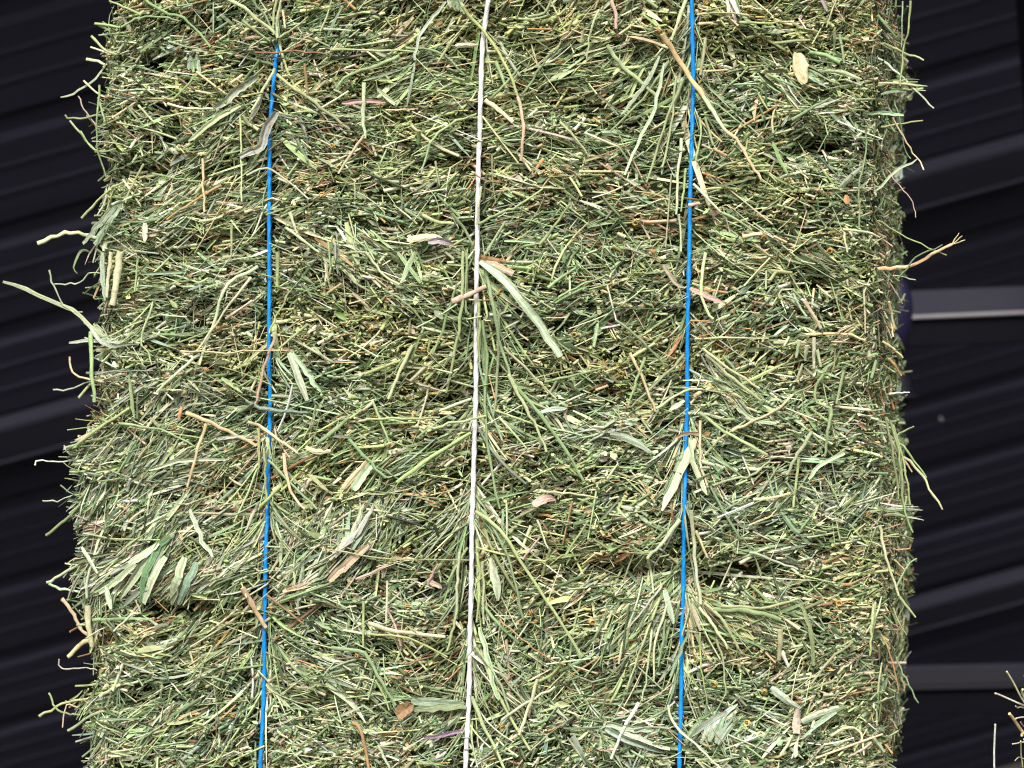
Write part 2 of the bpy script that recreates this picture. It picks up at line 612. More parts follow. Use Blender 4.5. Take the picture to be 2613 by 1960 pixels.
def stems_clumped(M, smin, smax, zmin, zmax, mode, nmin, nmax, K=3, S=5, wts=W_STEM, rsc=1.0, dsc=1.0, phi0=None):
    M3 = M * 3
    sc = rng.uniform(smin, smax, M3)
    zc = rng.uniform(zmin, zmax, M3)
    zone = vnoise(sc / 0.06, zc / 0.028, 31) + 0.5 * vnoise(sc / 0.02, zc / 0.012, 32)
    pr = {'end': 0.5 + 0.8 * zone, 'lay': 0.62 - 0.35 * zone}.get(mode, 0.5 + 0 * zone)
    ids = np.nonzero(rng.random(M3) < pr)[0][:M]
    sc, zc = sc[ids], zc[ids]
    M = len(ids)
    n = rng.integers(nmin, nmax + 1, M)
    id_ = np.repeat(np.arange(M), n)
    N = len(id_)
    field = 0.55 * vnoise(sc / 0.09, zc / 0.045, 11) + 0.30 * vnoise(sc / 0.03, zc / 0.02, 12)
    field = field + 0.10 + 0.38 * np.exp(-((sc + 0.24) / 0.12) ** 2 - ((zc - ZLOW) / 0.10) ** 2)
    phi_c = field + rng.normal(0, 0.22, M)
    if phi0 is not None:
        phi_c = phi0 + rng.normal(0, 0.3, M)
    if mode == 'lay':
        s = sc[id_] + rng.normal(0, 0.011, N)
        z = zc[id_] + rng.normal(0, 0.0035, N)
        phi = phi_c[id_] + rng.normal(0, 0.28, N)
        wild = rng.random(N) < 0.14
        phi = np.where(wild, rng.uniform(-1.5, 1.5, N), phi)
        el = rng.normal(0.06, 0.22, N)
        L = np.clip(rng.lognormal(math.log(0.0160), 0.5, N), 0.005, 0.055)
        d = -np.abs(rng.normal(0, 0.0060, N)) * dsc + 0.0010
        r = np.clip(rng.lognormal(math.log(0.00062), 0.44, N), 0.00028, 0.0016) * rsc
    elif mode == 'end':
        s = sc[id_] + rng.normal(0, 0.0065, N)
        z = zc[id_] + rng.normal(0, 0.0032, N)
        az = (rng.choice([0, math.pi], M) + phi_c)[id_] + rng.normal(0, 0.5, N)
        phi = az
        el = np.clip(rng.normal(0.75, 0.3, N), 0.15, 1.5)
        L = np.clip(rng.lognormal(math.log(0.012), 0.4, N), 0.005, 0.03)
        d = rng.normal(0, 0.0028, N) - 0.001
        r = np.clip(rng.lognormal(math.log(0.00076), 0.38, N), 0.00035, 0.0017) * rsc
    else:                                                         # long thin crossing pieces
        s = sc[id_]; z = zc[id_]
        phi = np.where(rng.random(N) < 0.6, phi_c[id_] + rng.normal(0, 0.5, N), rng.uniform(-1.57, 1.57, N))
        el = rng.normal(0.02, 0.10, N)
        L = np.clip(rng.lognormal(math.log(0.030), 0.4, N), 0.014, 0.075)
        d = rng.uniform(-0.001, 0.0035, N)
        r = np.clip(rng.lognormal(math.log(0.00052), 0.36, N), 0.00028, 0.0012) * rsc
    p, nn, t = surf(s, z)
    dr = (np.cos(el)[:, None] * (np.cos(phi)[:, None] * t + np.sin(phi)[:, None] * UPV) + np.sin(el)[:, None] * nn)
    if mode == 'end':
        tip = p + nn * d[:, None]
        mid = tip - dr * (L / 2)[:, None]
    else:
        mid = p + nn * d[:, None]
    bend = np.cross(dr, unit(rng.normal(size=(N, 3)))) * (L * np.abs(rng.normal(0, 0.09, N)))[:, None]
    f = np.linspace(-0.5, 0.5, K)
    P = mid[:, None, :] + dr[:, None, :] * (L[:, None, None] * f[None, :, None]) + bend[:, None, :] * (0.5 - 2 * f ** 2)[None, :, None]
    R = np.repeat(r[:, None], K, 1) * (1 + 0.15 * rng.normal(size=(N, K)))
    cl = pick(M, wts)
    C = np.where(rng.random((N, 1)) < 0.45, cl[id_], pick(N, wts))
    C = np.clip(jitter(C, 0.28) * tint(s, z), 0.006, 0.88)
    ok = cull_twine(P, 0.15 if mode == 'cross' else 0.03) & open_gap(s, z)
    flat = rng.uniform(0.45, 1.0, N)
    return tube_batch(P[ok], np.clip(R[ok], 0.00025, 0.003), C[ok], S, flat[ok])


def leaf_bits(N, smin, smax, zmin, zmax, lmean=0.0075, wmean=0.0014, wts=W_LEAF, deep=0.006, K=3):
    s = rng.uniform(smin, smax, N)
    z = rng.uniform(zmin, zmax, N)
    p, nn, t = surf(s, z)
    phi = 0.55 * vnoise(s / 0.09, z / 0.045, 11) + rng.normal(0, 0.6, N)
    el = rng.normal(0.1, 0.35, N)
    L = np.clip(rng.lognormal(math.log(lmean), 0.45, N), 0.003, 0.04)
    dr = (np.cos(el)[:, None] * (np.cos(phi)[:, None] * t + np.sin(phi)[:, None] * UPV) + np.sin(el)[:, None] * nn)
    mid = p + nn * (-np.abs(rng.normal(0, deep, N)) + 0.0016)[:, None]
    f = np.linspace(-0.5, 0.5, K)
    bend = nn * (L * rng.normal(0, 0.14, N))[:, None]
    P = mid[:, None, :] + dr[:, None, :] * (L[:, None, None] * f[None, :, None]) + bend[:, None, :] * (0.5 - 2 * f ** 2)[None, :, None]
    w = np.clip(rng.lognormal(math.log(wmean), 0.4, N), 0.0005, 0.004)
    shape = np.array([0.35, 1.0, 0.25]) if K == 3 else np.interp(np.linspace(0, 1, K), [0, .3, .7, 1], [.5, 1, .85, .15])
    ok = cull_twine(P)
    fn = unit(nn + 0.8 * rng.normal(size=(N, 3)))
    C = np.clip(jitter(pick(N, wts), 0.25) * tint(s, z), 0.006, 0.88)
    ok &= open_gap(s, z)
    return leaf_batch(P[ok], (w[:, None] * shape[None, :])[ok], C[ok], fn[ok], 3, rng.normal(0.1, 0.35, ok.sum()), 0.08, rng.normal(0, 0.8, ok.sum()))


# core
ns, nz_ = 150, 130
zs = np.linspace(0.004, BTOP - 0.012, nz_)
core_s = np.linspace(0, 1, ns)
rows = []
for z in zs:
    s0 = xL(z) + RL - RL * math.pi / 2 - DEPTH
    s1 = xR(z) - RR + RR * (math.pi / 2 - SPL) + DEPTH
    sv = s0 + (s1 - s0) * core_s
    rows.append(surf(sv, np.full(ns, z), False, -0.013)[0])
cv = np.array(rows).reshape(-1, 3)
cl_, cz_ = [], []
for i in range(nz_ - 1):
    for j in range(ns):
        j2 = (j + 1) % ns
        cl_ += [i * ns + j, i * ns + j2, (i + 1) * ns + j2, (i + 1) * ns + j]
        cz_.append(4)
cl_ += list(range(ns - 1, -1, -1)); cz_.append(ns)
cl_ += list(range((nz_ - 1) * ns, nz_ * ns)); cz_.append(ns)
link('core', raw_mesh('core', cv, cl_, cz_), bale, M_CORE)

# visible window in bale height
zlo = float(to_face(CX, 1960)[1]) - 0.03
zhi = float(to_face(CX, 0)[1]) + 0.03
sl, sr = -0.335, 0.285
B = []
B.append(stems_clumped(1650, sl, sr, zlo, zhi, 'lay', 8, 16, dsc=2.3, S=4))
B.append(stems_clumped(1300, sl, sr, zlo, zhi, 'lay', 6, 14))
B.append(stems_clumped(2150, sl, sr, zlo, zhi, 'end', 8, 18, wts=W_END))
B.append(stems_clumped(1700, sl, sr, zlo, zhi, 'cross', 1, 1, K=4))
B.append(leaf_bits(26000, sl, sr, zlo, zhi, 0.0062, 0.0011, deep=0.0080))
B.append(leaf_bits(1300, sl, sr, zlo, zhi, 0.020, 0.0011, [6, 14, 18, 12, 4, 16, 24, 4, 1, 2, 1, 0], 0.002, 5))
mass_object('chopped_hay', B, bale, M_HAY)
# right-hand side, and the far ends of the bale above and below
B = []
W_SIDE = [6, 11, 20, 25, 13, 3, 2, 3, 6, 12, 5, 3]
B.append(stems_clumped(700, 0.262, 0.40, zlo, zhi, 'lay', 8, 14, wts=W_SIDE, rsc=0.8))
B.append(stems_clumped(260, 0.285, 0.40, zlo, zhi, 'lay', 5, 10, wts=W_SIDE, rsc=0.85, phi0=-1.45, dsc=0.3))
B.append(stems_clumped(300, 0.262, 0.40, zlo, zhi, 'end', 6, 12, wts=W_SIDE, rsc=0.8))
B.append(leaf_bits(4500, 0.262, 0.40, zlo, zhi))
B.append(stems_clumped(420, 0.40, 0.67, zlo, zhi, 'lay', 8, 14, S=4))
B.append(leaf_bits(2500, 0.40, 0.67, zlo, zhi, 0.011, 0.0022))
B.append(stems_clumped(420, -0.70, -0.335, zlo, zhi, 'lay', 8, 14, S=4))
B.append(leaf_bits(2500, -0.70, -0.335, zlo, zhi, 0.011, 0.0022))
for a, b in ((0.02, zlo), (zhi, BTOP - 0.02)):
    B.append(stems_clumped(420, -0.45, 0.45, a, b, 'lay', 8, 14, S=4, rsc=1.2))
    B.append(leaf_bits(3000, -0.45, 0.45, a, b, 0.011, 0.0024))
mass_object('side_hay', B, bale, M_HAY)


# stubble poking out of the two edges
def edge_stubs(N, side):
    z = rng.uniform(zlo, zhi, N)
    if side < 0:
        s = xL(z) + rng.uniform(-0.03, 0.035, N)
        base, nn, t = surf(s, z)
        out = np.stack([-np.ones(N) + 0.25 * rng.normal(size=N), -0.25 + 0.5 * rng.normal(size=N), rng.normal(0.0, 0.6, N)], -1)
        L = np.clip(rng.lognormal(math.log(0.014), 0.45, N), 0.006, 0.045)
    else:
        s = xR(z) + rng.uniform(0.0, 0.10, N)
        base, nn, t = surf(s, z)
        out = np.stack([0.75 + 0.3 * rng.normal(size=N), -0.3 + 0.4 * rng.normal(size=N), -0.75 + 0.6 * rng.normal(size=N)], -1)
        L = np.clip(rng.lognormal(math.log(0.010), 0.45, N), 0.005, 0.03)
    out = unit(out)
    r = np.clip(rng.lognormal(math.log(0.00065), 0.35, N), 0.0003, 0.0013)
    f = np.linspace(-0.35, 0.65, 4)
    bend = np.cross(out, unit(rng.normal(size=(N, 3)))) * (L * np.abs(rng.normal(0, 0.14, N)))[:, None]
    P = base[:, None, :] + out[:, None, :] * (L[:, None, None] * f[None, :, None]) + bend[:, None, :] * (f ** 2)[None, :, None] * 2
    return tube_batch(P, np.repeat(r[:, None], 4, 1), jitter(pick(N, W_STEM if side < 0 else [10, 14, 18, 14, 6, 3, 3, 5, 10, 10, 6, 7])), 5)


B = [edge_stubs(420, -1), edge_stubs(760, 1)]
mass_object('edge_stubble', B, bale, M_HAY)


# curled seed pods, tan little spirals pressed in the face
def pods(N):
    s = rng.uniform(sl, sr, N); z = rng.uniform(zlo, zhi, N)
    p, nn, t = surf(s, z)
    K = 14
    a = np.linspace(0, 2 * math.pi * 2.1, K)
    R0 = rng.uniform(0.0013, 0.0021, N)
    ax = unit(nn + 0.7 * rng.normal(size=(N, 3)))
    u = unit(np.cross(ax, unit(rng.normal(size=(N, 3)))))
    v = np.cross(ax, u)
    P = (p + nn * 0.001)[:, None, :] + (u[:, None, :] * np.cos(a)[None, :, None] + v[:, None, :] * np.sin(a)[None, :, None]) * R0[:, None, None] \
        + ax[:, None, :] * (np.linspace(-0.0016, 0.0016, K))[None, :, None]
    ok = cull_twine(P, 0)
    return tube_batch(P[ok], np.full((ok.sum(), K), 0.00062), jitter(np.tile(np.array([[0.46, 0.31, 0.11]]), (ok.sum(), 1)), 0.25), 5)


mass_object('seed_pods', [pods(150)], bale, M_HAY)


# ---- combed tufts: bundles of long strands lying over the face and bursting out beside the twines
def face_y(X, Z, lift):
    xl, xr = xL(Z) + 0.012, xR(Z) - 0.006
    xc = np.clip(X, xl, xr)
    over = np.maximum(X - xr, 0) + np.maximum(xl - X, 0)
    h = (Hs(xc, Z, False) + Hs(xc, Z + 0.005, False) + Hs(xc, Z - 0.005, False)) / 3
    return -(h + lift) + np.minimum(over * 0.5, 0.02)


W_TUFT = [15, 18, 24, 11, 4, 10, 15, 4, 3, 2, 1.5, 1]
W_SILV = [10, 8, 16, 9, 4, 18, 28, 5, 2, 2, 3, 0]
W_GREEN = [8, 20, 32, 17, 6, 8, 7, 2, 2, 2, 1, 0]


def comb(u, v, ru, rv, n, ang, spread, L, wts, lift=0.003, rm=0.00062):
    """n strands about (u, v), picture angle ang degrees above horizontal"""
    n = int(n * 0.6)
    edge = u < 215
    u = u + 20 if edge else u
    lift -= 0.0008
    k = max(1, n // 9)
    cu, cv = u + ru * rng.normal(0, 0.55, k), v + rv * rng.normal(0, 0.55, k)
    ca = np.radians(ang) + rng.normal(0, math.radians(spread), k)
    j = rng.integers(0, k, n)
    x, z = to_face(cu[j] * S22, cv[j] * S22)
    x = x + rng.normal(0, 0.005, n); z = z + rng.normal(0, 0.003, n)
    a = ca[j] + rng.normal(0, 0.16, n)
    Ls = np.clip(rng.lognormal(math.log(L), 0.4, n), 0.008, 0.09)
    K = 5
    f = np.linspace(-0.5, 0.5, K)
    cur = rng.normal(0, 0.10, n)
    X = x[:, None] + np.cos(a)[:, None] * Ls[:, None] * f + (-np.sin(a) * cur * Ls)[:, None] * (0.25 - f ** 2) * 2
    Z = z[:, None] + np.sin(a)[:, None] * Ls[:, None] * f + (np.cos(a) * cur * Ls)[:, None] * (0.25 - f ** 2) * 2
    lf = rng.normal(lift, 0.0018, n)[:, None] + rng.normal(0, 0.0022, n)[:, None] * f * 2
    far = X.min(1) > xL(Z[:, K // 2]) - np.abs(rng.normal(0, 0.011, n)) - 0.002
    return strands(X[far], Z[far], lf[far], wts, rm * (0.8 if edge else 1.0))


def strands(X, Z, lf, wts, rm, taper=0.75):
    n, K = X.shape
    P = np.stack([X, face_y(X, Z, lf), Z], -1)
    r = np.clip(rng.lognormal(math.log(rm), 0.4, n), 0.00025, 0.0016)
    C = np.clip(jitter(pick(n, wts), 0.24), 0.01, 0.88)
    blade = rng.random(n) < 0.42
    km = open_gap(X[:, K // 2], Z[:, K // 2], 0.75)
    P, r, C, blade = P[km], r[km], C[km], blade[km]
    out = []
    tp = np.linspace(1, taper, K)[None]
    if (~blade).any():
        out.append(tube_batch(P[~blade], r[~blade][:, None] * tp, C[~blade], 5, rng.uniform(0.45, 1, (~blade).sum())))
    if blade.any():
        m = blade.sum()
        sh = np.interp(np.linspace(0, 1, K), [0, .2, .7, 1], [.6, 1, .8, .2])[None]
        out.append(leaf_batch(P[blade], (r[blade] * 1.7)[:, None] * sh, C[blade], unit(np.array([[0, -1.0, 0]]) + 0.6 * rng.normal(size=(m, 3))), 3,
                              rng.normal(0, 0.5, m), 0.10, rng.normal(0, 0.9, m)))
    return out


def fan(key, v, n, lean, spread, L, wts=W_TUFT, up=False):
    """strands trapped under a twine at height v that burst out below (or above) it"""
    z0 = float(to_face(1106 * S22, v * S22)[1])
    z = z0 + rng.normal(0, 0.008, n)
    x = twx(key, z) + rng.normal(0, 0.0035, n)
    a = np.radians(lean) + rng.normal(0, math.radians(spread), n)
    Ls = np.clip(rng.lognormal(math.log(L), 0.38, n), 0.012, 0.10)
    K = 6
    t = np.linspace(-0.12, 1, K)
    sg = 1 if up else -1
    X = x[:, None] + Ls[:, None] * np.sin(a)[:, None] * (t * (0.7 + 0.3 * t))[None]
    Z = z[:, None] + sg * Ls[:, None] * np.cos(a)[:, None] * t[None]
    rise = rng.uniform(0.003, 0.0075, n)[:, None]
    lf = np.interp(t, [-0.12, 0, 0.35, 1], [-0.002, -0.001, 1, 0.55])[None] * rise
    out = np.abs(X[:, 2] - twx(key, Z[:, 2])) > 0.0022                 # keep the twine itself mostly clear
    end = np.abs(X[:, -1] - twx(key, Z[:, -1])) > 0.004
    ok = (out & end) | (rng.random(n) < (0.2 if key == 'blue1' and v > 900 else 0.07))
    return strands(X[ok], Z[ok], lf[ok], wts, 0.00062)


B = []
for key, v, n, lean, spr, L, up in [
        ('blue1', 95, 90, 0, 42, 0.030, True), ('blue1', 290, 90, -48, 22, 0.034, False), ('blue1', 420, 50, -35, 30, 0.026, False), ('blue1', 755, 60, 30, 30, 0.026, False),
        ('blue1', 940, 110, 0, 42, 0.040, False), ('blue1', 1090, 130, 5, 45, 0.042, False), ('blue1', 1330, 120, 0, 42, 0.036, False), ('blue1', 1480, 80, 0, 38, 0.034, False),
        ('white', 60, 40, 15, 35, 0.026, False), ('white', 555, 80, 8, 30, 0.048, False), ('white', 700, 50, 0, 28, 0.046, False), ('white', 880, 90, 5, 45, 0.036, False),
        ('white', 1085, 130, 4, 42, 0.044, False), ('white', 1250, 80, 5, 32, 0.036, False), ('white', 1400, 90, 6, 30, 0.038, False), ('white', 1560, 50, 0, 35, 0.030, False),
        ('blue2', 60, 90, -12, 26, 0.050, False), ('blue2', 190, 70, -12, 30, 0.046, False), ('blue2', 480, 30, 0, 35, 0.026, False), ('blue2', 715, 70, 20, 45, 0.028, False),
        ('blue2', 945, 100, 0, 26, 0.042, False), ('blue2', 1080, 60, 0, 35, 0.034, False), ('blue2', 1262, 190, 2, 40, 0.040, False), ('blue2', 1430, 90, 0, 32, 0.036, False)]:
    B += fan(key, v + rng.normal(0, 12), int(n * (0.40 if v < 900 else 0.6) * rng.uniform(0.6, 1.2)), lean + rng.normal(0, 8), spr, L, W_TUFT, up)
for a in [(300, 990, 120, 55, 420, 30, 22, 0.026, W_SILV, 0.003), (320, 1120, 130, 50, 460, 42, 22, 0.028, W_SILV, 0.0035), (300, 1240, 140, 50, 520, 40, 18, 0.028, W_SILV, 0.004),
          (480, 1240, 70, 50, 220, 30, 22, 0.026, W_SILV, 0.003), (690, 1200, 110, 60, 380, 42, 25, 0.030, W_SILV, 0.003), (830, 990, 130, 50, 300, 28, 20, 0.026, W_GREEN, 0.002),
          (820, 1130, 110, 60, 300, 35, 40, 0.026, W_SILV, 0.002), (480, 430, 120, 45, 260, 22, 16, 0.028, W_TUFT, 0.002), (480, 290, 90, 50, 240, 38, 18, 0.030, W_SILV, 0.003),
          (380, 470, 130, 40, 200, 28, 22, 0.022, W_TUFT, 0.002), (1300, 925, 150, 35, 260, -8, 22, 0.024, W_SILV, 0.002), (1330, 1270, 120, 45, 260, 20, 40, 0.022, W_SILV, 0.002),
          (1640, 1340, 110, 45, 220, -25, 18, 0.030, W_GREEN, 0.003), (1380, 1350, 110, 70, 260, 62, 22, 0.030, W_TUFT, 0.003), (1740, 1100, 120, 60, 240, 20, 45, 0.022, W_SILV, 0.002),
          (1560, 850, 100, 60, 220, -38, 22, 0.026, W_TUFT, 0.002), (1700, 250, 150, 80, 200, -15, 35, 0.022, W_GREEN, 0.002), (1300, 150, 130, 60, 260, 20, 30, 0.024, W_GREEN, 0.002),
          (900, 180, 130, 60, 260, 18, 22, 0.028, W_GREEN, 0.002), (820, 560, 130, 60, 220, -25, 35, 0.024, W_TUFT, 0.002), (1250, 560, 130, 60, 260, 20, 30, 0.022, W_GREEN, 0.002),
          (1180, 1480, 130, 70, 240, -40, 30, 0.028, W_TUFT, 0.002), (760, 1480, 140, 60, 260, -22, 30, 0.026, W_TUFT, 0.002), (340, 1420, 130, 60, 260, 15, 30, 0.024, W_TUFT, 0.002),
          (320, 1560, 130, 60, 260, 25, 30, 0.024, W_TUFT, 0.002), (1330, 1590, 120, 50, 220, 10, 40, 0.022, W_SILV, 0.002), (1590, 1560, 110, 40, 200, -10, 40, 0.022, W_SILV, 0.002),
          (330, 850, 120, 50, 240, 30, 25, 0.024, W_SILV, 0.002), (300, 730, 90, 40, 120, 8, 20, 0.022, W_TUFT, 0.002), (330, 620, 120, 30, 140, 6, 14, 0.022, W_GREEN, 0.001),
          (1100, 310, 160, 40, 200, -6, 20, 0.028, W_GREEN, 0.001), (1650, 560, 150, 50, 200, -14, 25, 0.024, W_GREEN, 0.001), (1250, 720, 140, 50, 160, 12, 30, 0.022, W_GREEN, 0.001),
          # ragged left edge
          (165, 1000, 22, 60, 190, 24, 22, 0.022, W_SILV, 0.0), (155, 1100, 22, 55, 170, 30, 24, 0.022, W_SILV, 0.0), (165, 1215, 24, 45, 170, 34, 24, 0.022, W_SILV, 0.0),
          (185, 1330, 22, 50, 90, 50, 30, 0.020, W_TUFT, 0.0), (150, 1520, 28, 26, 120, 22, 22, 0.022, W_TUFT, 0.0), (190, 1620, 22, 40, 80, 50, 30, 0.020, W_TUFT, 0.0),
          (205, 560, 16, 60, 80, 60, 35, 0.022, W_SILV, 0.0), (205, 400, 16, 60, 60, 35, 40, 0.016, W_TUFT, 0.0), (205, 760, 16, 50, 70, 20, 40, 0.020, W_SILV, 0.0), (205, 200, 14, 120, 90, 10, 35, 0.016, W_TUFT, 0.0)]:
    B += comb(*a)
mass_object('combed_hay', B, bale, M_HAY)


# ---- twines
def twine(key, mat, label, lift):
    z = np.arange(0.006, BTOP, 0.002)
    x = twx(key, z) + 0.0004 * vnoise(z / 0.03, z * 0 + 3, 21)
    hsm = np.zeros_like(z)
    for dzz in np.linspace(-0.03, 0.03, 13):
        hsm += Hs(x, z + dzz, False) / 13
    y = -(hsm + lift)
    if key == 'blue1':
        y = y + 0.014 / (1 + np.exp(-(z - BLUE_END - 0.004) / 0.004))
    front = np.stack([x, y, z], -1)
    yb = DEPTH + RR + 0.004
    nb = 60
    top = np.stack([np.linspace(x[-1], x[-1], nb), np.linspace(y[-1], yb, nb), np.full(nb, BTOP)], -1)[1:-1]
    back = np.stack([np.full(nb, x[-1]), np.full(nb, yb), np.linspace(BTOP, 0.003, nb)], -1)
    bot = np.stack([np.linspace(x[-1], x[0], nb), np.linspace(yb, y[0], nb), np.full(nb, 0.003)], -1)[1:-1]
    P = np.concatenate([front, top, back, bot, front[:1]])[None]
    T = tangents(P)[0]
    P = P[0]
    S = 16
    ref = np.array([1.0, 0, 0])
    U = unit(np.cross(T, ref)); W = np.cross(T, U)
    ln = np.concatenate([[0], np.cumsum(np.linalg.norm(np.diff(P, axis=0), axis=1))])
    tw = ln / 0.038 * 2 * math.pi
    a = np.arange(S) * 2 * math.pi / S
    rad = (0.0020 if key == 'white' else 0.00172) * (1 + 0.06 * np.cos(4 * a))
    asym = 0.86
    e1 = np.cos(a)[None, :] * rad[None, :]
    e2 = np.sin(a)[None, :] * rad[None, :] * asym
    c, s = np.cos(tw)[:, None], np.sin(tw)[:, None]
    q1, q2 = e1 * c - e2 * s, e1 * s + e2 * c
    V = P[:, None, :] + U[:, None, :] * q1[..., None] + W[:, None, :] * q2[..., None]
    n = len(P)
    i = np.arange(n - 1)[:, None] * S
    j = np.arange(S)[None, :]
    lp = np.stack([i + j, i + (j + 1) % S, i + S + (j + 1) % S, i + S + j], -1).reshape(-1)
    o = link('twine', raw_mesh('twine', V.reshape(-1, 3), lp, np.full((n - 1) * S, 4), None, True), bale, mat)
    o['label'] = label
    return o


twine('blue1', M_BLUE, 'bright blue baling twine, vanishing under hay near the top', 0.0042)
twine('white', M_WHITE, 'white baling twine down the middle of the bale', 0.0056)
twine('blue2', M_BLUE, 'bright blue baling twine nearest the bale side in view', 0.0044)

# ---- long stalks and leaf blades that show singly
TILE = {'A': (200, 0, 2.553), 'B': (850, 0, 2.553), 'C': (1550, 0, 2.5525), 'D': (200, 650, 2.553), 'E': (850, 650, 2.553), 'F': (1550, 650, 2.5525),
        'G': (850, 1300, 2.514), 'H': (1550, 1300, 2.514), 'P': (0, 0, 1.659), 'Q': (0, 960, 1.659),
        'R': (2113, 0, 2.37), 'T': (2113, 600, 2.37), 'U': (2113, 1260, 2.37)}
